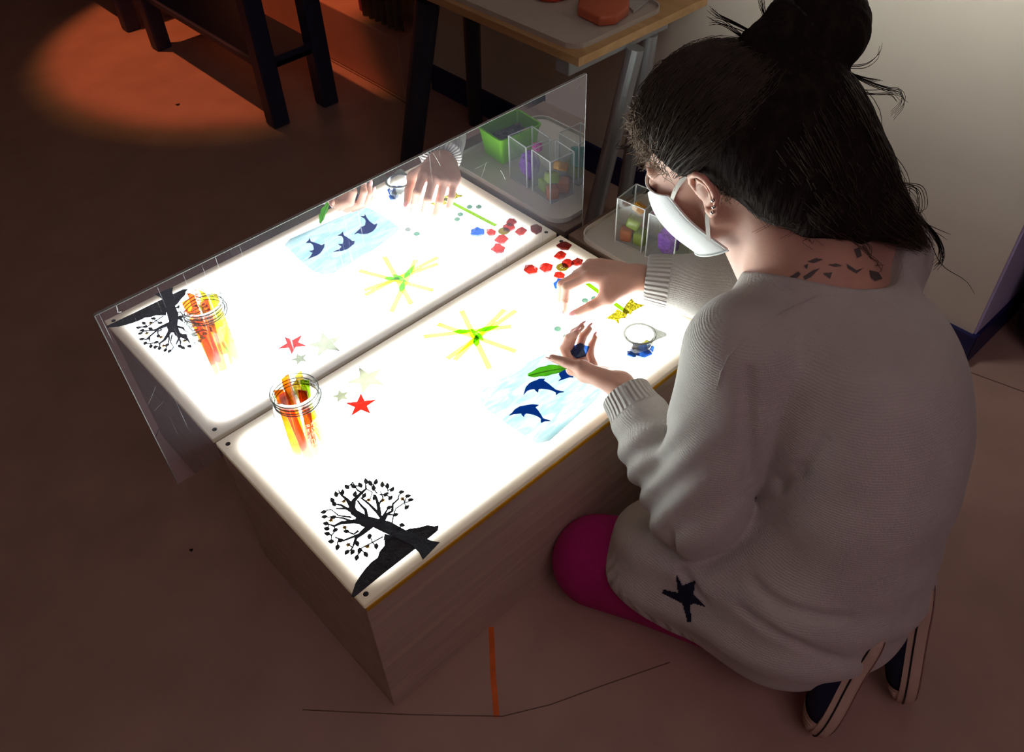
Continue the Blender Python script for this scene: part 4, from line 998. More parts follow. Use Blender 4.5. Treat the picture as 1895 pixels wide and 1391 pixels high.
BG = [(HC, .24, lambda p, d: smin(d, d_head(p), .012)), (C7 + A3(0, .05, .03), .26, lambda p, d: smin(d, d_neck(p), .03)), (A3(.77, -.36, .46), .42, lambda p, d: smin(d, d_torso(p, .006), .04)),
      ((SHL + ELL) / 2, .24, lambda p, d: smin(d, d_arms(p), .03)), ((SHR + ELR) / 2, .24, lambda p, d: smin(d, d_arms(p), .03)),
      (A3(.69, -.29, .16), .50, lambda p, d: smin(d, d_legs(p), .03)), ((WRL + ELL) / 2 + A3(.02, .08, .02), .34, lambda p, d: smin(d, hand_sdf(p, HANDL), .006)), ((WRR + ELR) / 2 + A3(-.06, .08, 0), .34, lambda p, d: smin(d, hand_sdf(p, HANDR), .006))]
def d_body(p):
    d = np.full(len(p), 9.0); c = (p.min(0) + p.max(0)) / 2; ext = np.linalg.norm(p.max(0) - p.min(0)) / 2
    for bc, br, f in BG:
        if np.linalg.norm(c - bc) < br + ext + .03: d = f(p, d)
    return d

def mesh_obj(name, V, Q, mat, parent=None, smooth=True):
    me = bpy.data.meshes.new(name)
    off = np.zeros(3); q = parent
    while q is not None: off = off + np.array(q.location); q = q.parent
    V = V - off
    me.vertices.add(len(V)); me.vertices.foreach_set('co', V.astype(np.float32).ravel())
    me.loops.add(Q.size); me.loops.foreach_set('vertex_index', Q.astype(np.int32).ravel())
    me.polygons.add(len(Q)); me.polygons.foreach_set('loop_start', np.arange(0, Q.size, Q.shape[1], dtype=np.int32))
    me.update(calc_edges=True); me.validate()
    if smooth: shade(me)
    return link(name, me, mat, parent)

def skin_mat():
    m = pmat('skin', lin((210, 162, 143)), 0.5, var=0.07, scale=30, bump=0.05, bscale=300, sss=0.22)
    return m
M['skin'] = skin_mat()
V, Q = surface_nets(d_body, (.30, -.66, -.01), (1.22, .36, 1.06), .0032)
PER = mesh_obj('person', V, Q, M['skin'])
tag(PER, 'woman in cream knitted sweater and white face mask kneeling at the light table', 'person')
BODYV, BODYQ = V, Q

# ---- sweater
HN = unit((0.0, .36, -.93)); HP = A3(.52, -.190, .165)
CUFL = ELL + (WRL - ELL) * .93; CUFR = ELR + (WRR - ELR) * .93
def folds(p):
    d = .0035 * hash_noise(p, 26, 1) + .0022 * hash_noise(p, 60, 2)
    # sleeve wrinkles around the left elbow
    ax = unit(WRL - ELL); t = (p - ELL) @ ax
    near = np.exp(-((np.linalg.norm(p - ELL - ax * .04, axis=1)) / .13) ** 2)
    d = d + near * .0085 * np.sin(t * 115 + 2.2 * hash_noise(p, 22, 5))
    d = d + .0055 * np.sin((p[:, 2] + .30 * (p[:, 0] - .7) + .15 * p[:, 1]) * 62 + 1.6 * hash_noise(p, 12, 6)) * np.exp(-((p[:, 2] - .22) / .12) ** 2)
    # pulled diagonals under the left arm
    return d
RIDGES = []; GROOVES = []
def trace(fn, px, py, t=.9):
    r = ray(px, py); l = np.linalg.norm(r)
    for _ in range(60):
        e = float(fn((CAM + r * t)[None])[0]); t += .7 * e / l
        if e < .0008: break
    return CAM + r * t
def d_sweat(p):
    d = d_torso(p, .022)
    d = smin(d, d_ell(p, (.668, -.425, .200), (.226, .178, .160)), .05)
    d = smin(d, d_cone(p, HIPL + A3(.0, .0, .0), (.532, -.215, .170), .145, .128), .05)
    d = smin(d, d_cone(p, HIPR, (.80, -.20, .185), .135, .110), .05)
    d = smin(d, d_ell(p, (.775, -.395, .48), (.175, .150, .19)), .06)
    for a, b, r in RIDGES: d = smin(d, d_cone(p, a, b, r, r * .7), .03)
    al = chain(p, [SHL, ELL + A3(0, -.012, 0), (ELL + CUFL) / 2, CUFL], [.100, .080, .066, .048], .02)
    ar = chain(p, [SHR, ELR, (ELR + CUFR) / 2, CUFR], [.092, .078, .066, .050], .02)
    # sleeve ends
    al = smax(al, (p - CUFL) @ unit(WRL - ELL), .004); ar = smax(ar, (p - CUFR) @ unit(WRR - ELR), .004)
    d = smin(d, al, .012); d = smin(d, ar, .03)
    d = d + folds(p)
    for a, b, r in GROOVES: d = smax(d, -d_cone(p, a, b, r, r), .016)
    # wide neck opening and hem
    d = smax(d, -d_ell(p, NKC, NKR, NKM), .006)
    d = smax(d, (p - HP) @ HN, .006)
    d = smax(d, .004 - p[:, 2], .004)
    return d
NKC = A3(.858, -.160, .800); NKR = A3(.146, .205, .130); NKM = np.array(Matrix.Rotation(-.15, 3, 'X'))
for line, r in (([(1383, 690), (1385, 780), (1390, 885)], .006), ([(1395, 905), (1440, 895), (1478, 872), (1520, 815)], .007), ([(1395, 1080), (1440, 1120), (1500, 1140), (1570, 1148)], .006), ([(1372, 1128), (1420, 1165), (1480, 1195), (1560, 1225)], .005), ([(1240, 990), (1262, 1060), (1300, 1110)], .004)):
    P_ = [trace(d_sweat, *q) for q in line]
    for a_, b_ in zip(P_, P_[1:]): GROOVES.append((a_, b_, r))
V, Q = surface_nets(d_sweat, (.34, -.68, -.01), (1.22, .28, .84), .0042)
V = smooth_mesh(V, Q, 1, .4)
SWV, SWQ = V, Q

def knit_mat():
    m, nt, b = new_mat('cream_knit'); N = nt.nodes; L = nt.links
    tc = N.new('ShaderNodeTexCoord')
    nz = N.new('ShaderNodeTexNoise'); nz.inputs['Scale'].default_value = 14; nz.inputs['Detail'].default_value = 6; L.new(tc.outputs['Object'], nz.inputs['Vector'])
    cr = N.new('ShaderNodeValToRGB'); cr.color_ramp.elements[0].position = .3; cr.color_ramp.elements[1].position = .7
    cr.color_ramp.elements[0].color = (.52, .49, .46, 1); cr.color_ramp.elements[1].color = (.60, .57, .535, 1)
    L.new(nz.outputs['Fac'], cr.inputs['Fac']); L.new(cr.outputs['Color'], b.inputs['Base Color'])
    b.inputs['Roughness'].default_value = .95; b.inputs['Specular IOR Level'].default_value = .1
    b.inputs['Sheen Weight'].default_value = .25; b.inputs['Sheen Roughness'].default_value = .5
    # rows of stitches (fine) + ribbing carried by the 'rib' / 'ribmask' attributes
    w = N.new('ShaderNodeTexWave'); w.bands_direction = 'Z'; w.inputs['Scale'].default_value = 95; w.inputs['Distortion'].default_value = 1.6; w.inputs['Detail'].default_value = 1
    L.new(tc.outputs['Object'], w.inputs['Vector'])
    f = N.new('ShaderNodeTexNoise'); f.inputs['Scale'].default_value = 420; L.new(tc.outputs['Object'], f.inputs['Vector'])
    at_ = N.new('ShaderNodeAttribute'); at_.attribute_name = 'rib'
    mk_ = N.new('ShaderNodeAttribute'); mk_.attribute_name = 'ribmask'
    sn = N.new('ShaderNodeMath'); sn.operation = 'SINE'; L.new(at_.outputs['Fac'], sn.inputs[0])
    rm = N.new('ShaderNodeMath'); rm.operation = 'MULTIPLY'; L.new(sn.outputs[0], rm.inputs[0]); L.new(mk_.outputs['Fac'], rm.inputs[1])
    a1 = N.new('ShaderNodeMath'); a1.operation = 'MULTIPLY_ADD'; L.new(w.outputs['Fac'], a1.inputs[0]); a1.inputs[1].default_value = .28; L.new(f.outputs['Fac'], a1.inputs[2])
    a2 = N.new('ShaderNodeMath'); a2.operation = 'MULTIPLY_ADD'; L.new(rm.outputs[0], a2.inputs[0]); a2.inputs[1].default_value = 2.2; L.new(a1.outputs[0], a2.inputs[2])
    bp = N.new('ShaderNodeBump'); bp.inputs['Strength'].default_value = .55; bp.inputs['Distance'].default_value = .0022
    L.new(a2.outputs[0], bp.inputs['Height']); L.new(bp.outputs['Normal'], b.inputs['Normal'])
    return m
M['knit'] = knit_mat()
SW = mesh_obj('sweater', V, Q, M['knit'], PER); SW['label'] = 'cream knitted sweater with wide neck'
def set_attr(o, name, val):
    a = o.data.attributes.new(name, 'FLOAT', 'POINT'); a.data.foreach_set('value', val.astype(np.float32))
hd = -(V - HP) @ HN                                  # distance above the hem
ang = np.arctan2(V[:, 1] + .42, V[:, 0] - .70)
rib = ang * 95.0; mask = np.clip((.040 - hd) / .006, 0, 1) * (hd < .06)
for E_, C_, W_ in ((ELL, CUFL, WRL), (ELR, CUFR, WRR)):
    ax = unit(W_ - E_); x = unit(np.cross(ax, (0, 0, 1))); y = np.cross(ax, x); r = V - C_
    t = r @ ax; rad = np.linalg.norm(r - t[:, None] * ax, axis=1)
    mm = (t > -.050) & (t < .02) & (rad < .08)
    a = np.arctan2(r @ y, r @ x); rib = np.where(mm, a * 34, rib); mask = np.where(mm, np.clip((t + .050) / .006, 0, 1), mask)
nk = d_ell(V, NKC, NKR, NKM)
set_attr(SW, 'rib', rib); set_attr(SW, 'ribmask', mask)

# ---- leggings
M['magenta'] = pmat('magenta_leggings', lin((176, 24, 112)), .8, var=.08, scale=30, bump=.15, bscale=500)
def d_pants(p):
    d = smin(d_legs(p, .006), d_ell(p, (.705, -.425, .25), (.20, .165, .145)), .04) + .0015 * hash_noise(p, 40, 8)
    return smax(d, .003 - p[:, 2], .004)
V, Q = surface_nets(d_pants, (.36, -.66, -.01), (1.0, .06, .42), .0055)
mesh_obj('leggings', V, Q, M['magenta'], PER)['label'] = 'magenta leggings'

# ---- fingernails
M['nail'] = pmat('nail_varnish', lin((244, 176, 176)), .25, var=.05)
for Hd in (HANDL, HANDR):
    for c, v, bk, r in Hd['nails']:
        x = np.cross(v, bk); bm = bmesh.new(); bmesh.ops.create_icosphere(bm, subdivisions=2, radius=1)
        P_ = np.array([q.co[:] for q in bm.verts]); P_ = c + np.outer(P_[:, 0], x) * r * .95 + np.outer(P_[:, 1], v) * r * 1.9 + np.outer(P_[:, 2], bk) * r * .38
        for q, w in zip(bm.verts, P_): q.co = w
        me = bpy.data.meshes.new('fingernail'); bm.to_mesh(me); bm.free(); shade(me); link('fingernail', me, M['nail'], PER)

# ---- hair
M['hair'] = pmat('dark_brown_hair', (.016, .011, .009), .8, var=.5, scale=60, spec=.12, bump=.5, bscale=160, stretch=(1, 1, .25))
M['hair_strand'] = pmat('brown_hair_strands', (.070, .050, .036), .45, var=.3, scale=60, spec=.5)
BUN = at_depth(1512, 44, 1.33)
CAPC = A3(0, -.020, .052); CAPR = A3(.089, .114, .101)
FACE_N = unit((0, .80, -.60)); FACE_0 = A3(0, .012, .018)
def hang(i): return [at_depth(*q) for q in HANG[i]]
HANG = [[(1480, 190, 1.34), (1535, 260, 1.36), (1585, 330, 1.37), (1640, 395, 1.385), (1700, 445, 1.40)],
        [(1440, 240, 1.33), (1490, 320, 1.345), (1540, 385, 1.36), (1585, 425, 1.375)],
        [(1390, 290, 1.33), (1440, 355, 1.345), (1490, 405, 1.355)],
        [(1510, 220, 1.40), (1580, 330, 1.42), (1660, 425, 1.43)]]
HRAD = [[.080, .066, .052, .036, .012], [.078, .066, .044, .022], [.058, .040, .020], [.08, .055, .016]]
def d_hair(p):
    q = to_head(p)
    d = d_ell(q, CAPC, CAPR) * U
    for i in range(4): d = smin(d, chain(p, hang(i), HRAD[i], .03), .035)
    q2 = q * A3(1, 1, 1)
    dc = ((q2 - FACE_0) @ FACE_N) * U
    d = smax(d, dc, .012)
    ears = np.minimum(d_ell(q, (-.088, .002, -.008), (.030, .026, .036)), d_ell(q, (.088, .002, -.008), (.030, .026, .036))) * U
    d = smax(d, -ears, .008)
    b = d_ell(p, BUN, (.070, .070, .062)); b = smin(b, d_ell(p, BUN + unit(ray(1560, 80)) * 0 + (at_depth(1545, 70, 1.33) - BUN), (.045, .045, .05)), .03)
    b = smin(b, d_cone(p, BUN, hw(.03, -.10, .11), .06, .05), .03)
    d = smin(d, b, .012)
    # combed locks
    r = to_head(p) - A3(.03, -.12, .14); a = np.arctan2(r[:, 0], r[:, 1] * .7 + r[:, 2])
    d = d + .0011 * np.sin(a * 46 + 7 * hash_noise(p, 16, 3)) + .0028 * hash_noise(p, 38, 4)
    return d
V, Q = surface_nets(d_hair, (.58, -.42, .62), (1.16, .2, 1.20), .0042)
V = smooth_mesh(V, Q, 1, .4)
HAIR = mesh_obj('hair', V, Q, M['hair'], PER); HAIR['label'] = 'dark brown hair tied into a bun'

def strands(name, paths, rad, mat, parent, n=3):
    VV = []; QQ = []; base = 0
    for P in paths:
        P = np.asarray(P); m = len(P); T = np.gradient(P, axis=0); T /= np.linalg.norm(T, axis=1)[:, None] + 1e-12
        x = np.cross(T, np.array([.31, .17, .93])); x /= np.linalg.norm(x, axis=1)[:, None] + 1e-12; y = np.cross(T, x)
        r = rad * np.linspace(1, .35, m)[:, None]
        for k in range(n):
            a = 6.2832 * k / n; VV.append(P + (x * math.cos(a) + y * math.sin(a)) * r)
        for k in range(n):
            k2 = (k + 1) % n; i = np.arange(m - 1)
            QQ.append(np.stack([base + k * m + i, base + k2 * m + i, base + k2 * m + i + 1, base + k * m + i + 1], 1))
        base += n * m
    return mesh_obj(name, np.concatenate(VV), np.concatenate(QQ), mat, parent)
rg = np.random.default_rng(7)
paths = []
bun_l = to_head(BUN[None])[0]; tgt = (bun_l - CAPC) / CAPR; tgt = tgt / np.linalg.norm(tgt)
# combed-back hair lying on the cap, from the hairline to the bun
for k in range(3000):
    z = rg.uniform(-.45, 1.0); s = rg.choice([-1, -1, -1, 1])
    u0 = unit((s * rg.uniform(.05, 1.0), rg.uniform(-.5, .9), z)); q0 = CAPC + CAPR * u0
    if (q0 - FACE_0) @ FACE_N > .002 or abs(q0[2] + .008) < .036 and abs(q0[1] - .002) < .026: continue
    m = 12; t = np.linspace(0, rg.uniform(.5, .95), m)[:, None]; om = math.acos(np.clip(u0 @ tgt, -1, 1))
    uu = (np.sin((1 - t) * om) * u0 + np.sin(t * om) * tgt) / math.sin(om)
    lift = 1.012 + rg.uniform(.0, .035) + .03 * np.sin(t * 3.1) * rg.uniform(0, 1) + .010 * np.sin(t * rg.uniform(8, 20) + rg.uniform(0, 6))
    wob = .004 * np.sin(t * rg.uniform(5, 14) + rg.uniform(0, 6)) * A3(*rg.normal(size=3))
    paths.append(HC + ((CAPC + CAPR * uu * lift + wob) @ HR.T) * U)
# curls and fluff around the temple, ear and forehead
cap_paths = paths; paths = []
for k in range(1300):
    f = rg.uniform(0, 1)
    if f < .5: q0 = A3(-rg.uniform(.02, .075), rg.uniform(.02, .088), rg.uniform(.015, .115))
    elif f < .8: q0 = A3(-rg.uniform(.065, .085), rg.uniform(-.07, -.03), rg.uniform(-.04, .04))
    else: q0 = A3(rg.uniform(-.06, .03), rg.uniform(.06, .10), rg.uniform(.08, .13))
    u = (q0 - CAPC) / CAPR; q0 = CAPC + CAPR * u / np.linalg.norm(u) * .99
    if not -.035 < (q0 - FACE_0) @ FACE_N < .012: continue
    m = 10; t = np.linspace(0, 1, m)[:, None]; L_ = rg.uniform(.012, .042); out = unit(u)
    d1 = unit(out * .7 + rg.normal(size=3) * .45 + A3(0, .1, -.25)); c1 = unit(np.cross(out, rg.normal(size=3)))
    p = q0 + d1 * t * L_ * .8 + c1 * np.sin(t * rg.uniform(2, 6)) * L_ * .30 + out * (np.cos(t * 4) - 1) * L_ * .12
    paths.append(HC + (p @ HR.T) * U)
curl_paths = paths; paths = cap_paths
# loose hanging locks at the back, following the hanging mass
for k in range(1700):
    i = rg.choice([0, 0, 1, 1, 3]); H_ = np.array(hang(i)); R_ = np.array(HRAD[i])
    m = 14; t = np.linspace(rg.uniform(0, .5), rg.uniform(.85, 1.08), m) * (len(H_) - 1)
    ix = np.clip(t.astype(int), 0, len(H_) - 2); fr = (t - ix)[:, None]; P = H_[ix] * (1 - fr) + H_[ix + 1] * fr; r = (R_[ix] * (1 - fr[:, 0]) + R_[ix + 1] * fr[:, 0]); r = np.maximum(r, .008)
    a = rg.uniform(0, 6.28); view = unit(H_[0] - CAM); x = unit(np.cross(view, H_[-1] - H_[0])); y = -unit(np.cross(x, H_[-1] - H_[0]))
    d = x * math.cos(a) + y * math.sin(a)
    if d @ view > .35: d = -d
    P = P + d * (r * rg.uniform(.98, 1.06))[:, None] + np.outer(np.sin(np.linspace(0, rg.uniform(3, 9), m) + a), rg.normal(size=3)) * .006
    paths.append(P)
# bun windings
for k in range(420):
    ax = unit(rg.normal(size=3) * .25 + unit(A3(.3, .2, -1))); x = unit(np.cross(ax, rg.normal(size=3))); y = np.cross(ax, x); a0 = rg.uniform(0, 6.28)
    t = np.linspace(0, rg.uniform(1.2, 2.6), 12) + a0; h = rg.uniform(-.75, .75); rr_ = math.sqrt(1 - h * h) * .0715
    paths.append(BUN + ax * h * .064 + np.outer(np.cos(t), x) * rr_ + np.outer(np.sin(t), y) * rr_)
HS = strands('hair_strands', paths, .00070, M['hair_strand'], HAIR); HS['kind'] = 'stuff'
M['curl'] = pmat('lit_tone_curls', (.36, .28, .205), .5, var=.3, scale=60)  # light caught by the temple hair, painted in as a paler brown
strands('temple_curls', curl_paths, .00065, M['curl'], HAIR)['kind'] = 'stuff'
# flyaway strands drawn free of the head
fly = []
def fly_px(pts, n=3, spread=.004):
    P0 = np.array([at_depth(*q) for q in pts])
    for k in range(n):
        t = np.linspace(0, len(P0) - 1, 6 * (len(P0) - 1) + 1); ix = np.clip(t.astype(int), 0, len(P0) - 2)
        # Catmull-Rom
        Pm = np.vstack([2 * P0[0] - P0[1], P0, 2 * P0[-1] - P0[-2]]); f = (t - ix)[:, None]
        a, b, c, d = Pm[ix], Pm[ix + 1], Pm[ix + 2], Pm[ix + 3]
        P = .5 * (2 * b + (c - a) * f + (2 * a - 5 * b + 4 * c - d) * f ** 2 + (3 * b - 3 * c + d - a) * f ** 3)
        fly.append(P + np.outer(np.linspace(.3, 1, len(P)), rg.normal(size=3)) * spread)
for pts, n in (([(1555, 125, 1.33), (1600, 125, 1.33), (1625, 110, 1.33), (1632, 92, 1.33)], 3), ([(1555, 125, 1.33), (1600, 150, 1.33), (1640, 165, 1.33), (1665, 170, 1.33), (1670, 190, 1.33), (1650, 215, 1.33)], 6),
               ([(1560, 140, 1.33), (1600, 170, 1.33), (1650, 172, 1.33), (1668, 185, 1.33)], 5), ([(1560, 130, 1.33), (1600, 143, 1.33), (1630, 148, 1.33)], 6), ([(1565, 150, 1.33), (1590, 190, 1.33), (1600, 225, 1.33)], 6),
               ([(1560, 150, 1.33), (1580, 200, 1.33), (1585, 240, 1.33)], 6), ([(1430, 50, 1.30), (1415, 25, 1.30), (1408, -10, 1.30)], 10), ([(1430, 45, 1.30), (1445, 15, 1.30), (1465, -10, 1.30)], 10), ([(1395, 62, 1.30), (1360, 45, 1.31), (1330, 32, 1.31), (1315, 20, 1.31)], 9),
               ([(1370, 65, 1.30), (1335, 42, 1.31), (1312, 40, 1.31)], 5), ([(1200, 180, 1.40), (1185, 185, 1.41), (1170, 215, 1.42), (1178, 240, 1.42)], 5), ([(1190, 250, 1.42), (1165, 270, 1.43), (1145, 272, 1.43), (1150, 262, 1.43)], 5),
               ([(1195, 230, 1.42), (1175, 262, 1.42), (1160, 280, 1.43)], 4), ([(1230, 150, 1.38), (1200, 150, 1.39), (1185, 165, 1.40)], 5), ([(1720, 440, 1.40), (1745, 490, 1.40), (1790, 520, 1.40), (1808, 545, 1.40)], 1), ([(1700, 410, 1.40), (1740, 430, 1.40), (1755, 438, 1.40)], 2),
               ([(1660, 340, 1.38), (1700, 350, 1.38), (1705, 390, 1.38), (1680, 400, 1.38)], 6), ([(1690, 390, 1.39), (1735, 440, 1.395), (1745, 475, 1.40), (1735, 490, 1.40)], 14)):
    fly_px(pts, n)
wisp = len(fly)
for k in range(20):
    x0 = rg.uniform(1350, 1600); y0 = 352 + (x0 - 1350) * .40 + rg.uniform(-25, 10); t0 = 1.335 + (x0 - 1350) * .00012
    fly_px([(x0, y0, t0), (x0 + rg.uniform(5, 30), y0 + rg.uniform(15, 30), t0 + .002), (x0 + rg.uniform(10, 55), y0 + rg.uniform(30, 55), t0 + .006), (x0 + rg.uniform(0, 60), y0 + rg.uniform(45, 70), t0 + .004)], 2, .003)
strands('loose_strand', fly[:wisp], .0008, M['hair'], HAIR)['kind'] = 'stuff'
strands('nape_wisps', fly[wisp:], .0007, M['hair_strand'], HAIR)['kind'] = 'stuff'
# hair tie
tb = unit(BUN - hw(.03, -.10, .11)); xx = unit(np.cross(tb, (0, 0, 1))); yy = np.cross(tb, xx); cc = hw(.03, -.10, .11) * .45 + BUN * .55
MB().tube([cc + (xx * math.cos(a) + yy * math.sin(a)) * .058 for a in np.linspace(0, 6.2832, 25)], .006, 8).build('hair_tie', M['black_fabric'], PER, smooth=True)
# eyelashes and brow of the visible eye
for s in (-1, 1):
    lash = [[hw(s * (.021 + .022 * t), .0905 - .004 * abs(t - .5), .006), hw(s * (.022 + .025 * t), .099 - .004 * abs(t - .5), .004), hw(s * (.023 + .028 * t), .104 - .006 * abs(t - .5), .009)] for t in np.linspace(0, 1, 14)]
    strands('eyelashes', lash, .0007, M['hair'], PER)
    br = [[hw(s * (.014 + .030 * t + .002 * k), .0965 - .012 * t, .033 + .006 * math.sin(t * 2.6) + .0012 * (k % 4)), hw(s * (.020 + .030 * t + .002 * k), .0960 - .013 * t, .037 + .006 * math.sin(t * 2.6) + .001 * (k % 4))] for t in np.linspace(0, 1, 16) for k in range(4)]
    strands('eyebrow', br, .0006, M['hair'], PER)
# ---- face mask
M['mask'] = pmat('white_mask', lin((236, 240, 240)), .85, var=.02, bump=.12, bscale=350)
M['strap'] = pmat('mask_elastic', lin((225, 222, 214)), .8, var=.04)
def bez(pts, t):
    P = np.array(pts, float); n = len(P) - 1; x = t * n; i = min(int(x), n - 1); f = x - i
    Pm = np.vstack([2 * P[0] - P[1], P, 2 * P[-1] - P[-2]]); a, b, c, d = Pm[i], Pm[i + 1], Pm[i + 2], Pm[i + 3]
    return .5 * (2 * b + (c - a) * f + (2 * a - 5 * b + 4 * c - d) * f ** 2 + (3 * b - 3 * c + d - a) * f ** 3)
MC_ = [(0, .099, .020), (0, .115, -.010), (0, .120, -.045), (0, .110, -.085), (0, .086, -.124)]
MS_ = [(.065, .053, .000), (.070, .034, -.047), (.057, .008, -.106)]
def mask():
    nu, nv = 14, 22; V = []; F = []
    for j in range(nv + 1):
        v = j / nv; c = bez(MC_, v); s = bez(MS_, v)
        for i in range(-nu, nu + 1):
            u = abs(i) / nu; sg = -1 if i < 0 else 1
            e = np.array([sg * s[0], s[1], s[2]]); m = c * (1 - u) + e * u
            out = unit(A3(sg * (.25 + .9 * u), 1 - .35 * u, 0)); m = m + out * .017 * math.sin(math.pi * u) ** .8
            V.append(m)
    V = np.array(V); W = 2 * nu + 1
    ctr = A3(0, .02, -.045)
    Vi = V + (ctr - V) / np.linalg.norm(ctr - V, axis=1)[:, None] * .0022
    n = len(V); A = np.vstack([V, Vi])
    for j in range(nv):
        for i in range(W - 1):
            a = j * W + i; F += [(a, a + 1, a + W + 1, a + W), (n + a, n + a + W, n + a + W + 1, n + a + 1)]
    rim = [i for i in range(W)] + [j * W + W - 1 for j in range(1, nv + 1)] + [nv * W + i for i in range(W - 2, -1, -1)] + [j * W for j in range(nv - 1, 0, -1)]
    for k in range(len(rim)):
        a, b = rim[k], rim[(k + 1) % len(rim)]; F.append((a, n + a, n + b, b))
    o = MB().add([hw(*p) for p in A], F).build('face_mask', M['mask'], PER, smooth=True); o['label'] = 'white folded face mask'
    sub = o
    # pressed seam along the rim and the folded vertical ridge
    MB().tube([hw(*(p + unit(p - ctr) * .0012)) for p in V[rim + rim[:1]]], .0013 * U, 6).build('seam', M['mask'], o, smooth=True)
    MB().tube([hw(*(V[j * W + nu] + A3(0, .001, 0))) for j in range(nv + 1)], .0011 * U, 6).build('fold', M['mask'], o, smooth=True)
    def strap(P, name='ear_strap'):
        P = [bez(P, t) for t in np.linspace(0, 1, 12)]; v = []; f = []
        for i, p in enumerate(P):
            t = unit(np.array(P[min(i + 1, 11)]) - np.array(P[max(i - 1, 0)])); o_ = unit(A3(p[0], .1 * p[1], 0)); w = np.cross(t, o_) * .0030
            for q in (p + w, p - w, p - w + o_ * .0012, p + w + o_ * .0012): v.append(hw(*q))
        for i in range(11):
            for k in range(4): f.append((4 * i + k, 4 * i + (k + 1) % 4, 4 * i + 4 + (k + 1) % 4, 4 * i + 4 + k))
        f += [(0, 1, 2, 3), (47, 46, 45, 44)]
        MB().add(v, f).build(name, M['strap'], o, smooth=False)
    for s in (-1, 1):
        strap([(s * .066, .050, -.006), (s * .074, .034, .010), (s * .0765, .014, .024), (s * .0770, -.006, .033)])
        strap([(s * .070, .022, -.078), (s * .0730, .014, -.058), (s * .0735, .006, -.038), (s * .0745, -.008, -.024)])
mask()
# earrings: three small studs in the left ear
M['silver'] = pmat('silver', (.8, .78, .76), .15, metal=1.0, var=.02)
for f, u, o in ((-.0185, -.004, .008), (-.0145, -.014, .008), (-.006, -.024, .006)):
    c = hw(*ear_pt(-1, f, u, o)); b = bmesh.new(); bmesh.ops.create_icosphere(b, subdivisions=2, radius=.0034)
    me = bpy.data.meshes.new('ear_stud'); b.to_mesh(me); b.free(); shade(me); o_ = link('ear_stud', me, M['silver'], PER); o_.location = c
    o_['label'] = 'silver ear stud'

# ---- things carried by the surface of the figure: tattoo, knitted star
from mathutils.bvhtree import BVHTree
def bvh(V, Q): return BVHTree.FromPolygons([tuple(v) for v in V], [tuple(q) for q in Q])
BV_S = bvh(SWV, SWQ); BV_B = bvh(BODYV, BODYQ)
def on_surface(bv, px, py, off):
    d = Vector(ray(px, py)).normalized(); loc, nrm, i, dist = bv.ray_cast(Vector(CAM), d)
    if loc is None: return None
    if nrm.dot(d) > 0: nrm = -nrm
    return np.array(loc) + np.array(nrm) * off
def decal(name, bv, poly, off, mat, parent, div=5, grid=3.0):
    """thin patch following the surface: polygon filled with small cells"""
    xs = [p[0] for p in poly]; ys = [p[1] for p in poly]; cells = []; idx = {}; V = []
    def inside(x, y):
        c = False; n = len(poly)
        for i in range(n):
            x0, y0 = poly[i]; x1, y1 = poly[(i + 1) % n]
            if (y0 > y) != (y1 > y) and x < (x1 - x0) * (y - y0) / (y1 - y0) + x0: c = not c
        return c
    def vert(i, j):
        if (i, j) not in idx:
            p = on_surface(bv, i * grid, j * grid, off)
            if p is None: return None
            idx[(i, j)] = len(V); V.append(p)
        return idx[(i, j)]
    F = []
    for i in range(int(min(xs) / grid) - 1, int(max(xs) / grid) + 2):
        for j in range(int(min(ys) / grid) - 1, int(max(ys) / grid) + 2):
            if inside((i + .5) * grid, (j + .5) * grid):
                q = [vert(i, j), vert(i + 1, j), vert(i + 1, j + 1), vert(i, j + 1)]
                if None not in q and max(np.linalg.norm(V[q[a]] - V[q[(a + 1) % 4]]) for a in range(4)) < .012: F.append(tuple(q))
    if not F: return None
    o = MB().add(V, F).build(name, mat, parent, smooth=True); return o
M['navy_knit'] = pmat('navy_yarn', lin((20, 24, 52)), .95, var=.3, scale=150, bump=.6, bscale=500)
st = decal('star_motif', BV_S, [(1251, 1061), (1264, 1083), (1288, 1073), (1284, 1098), (1309, 1123), (1284, 1115), (1277, 1120), (1281, 1149), (1273, 1150), (1264, 1116), (1226, 1097), (1229, 1090), (1256, 1096)], .0015, M['navy_knit'], SW, grid=2.0)
if st: st['label'] = 'navy knitted star on the sweater'
M['ink'] = pmat('tattoo_ink', lin((92, 84, 82)), .6, var=.2)
tat = [[(1494, 484), (1510, 478), (1524, 480), (1506, 487)], [(1462, 512), (1478, 502), (1482, 508), (1470, 520)], [(1486, 512), (1505, 500), (1518, 496), (1502, 512), (1490, 518)], [(1522, 506), (1540, 504), (1536, 516), (1528, 510)], [(1608, 500), (1625, 504), (1632, 516), (1618, 521), (1610, 512)], [(1496, 530), (1512, 528), (1514, 538), (1500, 540)], [(1466, 528), (1474, 522), (1476, 532)],
       [(1448, 520), (1456, 514), (1460, 524)], [(1488, 492), (1496, 488), (1494, 498)], [(1530, 490), (1548, 488), (1560, 492), (1545, 494)], [(1580, 462), (1590, 458), (1594, 474), (1586, 478)], [(1566, 488), (1584, 500), (1598, 496), (1584, 506), (1568, 496)]]
for t in tat: decal('tattoo', BV_B, t, .0012, M['ink'], PER, grid=1.0)
# seam of the left shoulder
pts = [on_surface(BV_S, x, y, .0008) for x, y in ((1512, 548), (1480, 562), (1445, 582), (1410, 605), (1375, 632), (1348, 660), (1334, 690), (1326, 720))]
pts = [p for p in pts if p is not None]
if len(pts) > 3: MB().tube(pts, [.0006] + [.0013] * (len(pts) - 2) + [.0003], 6).build('shoulder_seam', M['knit'], SW, smooth=True)

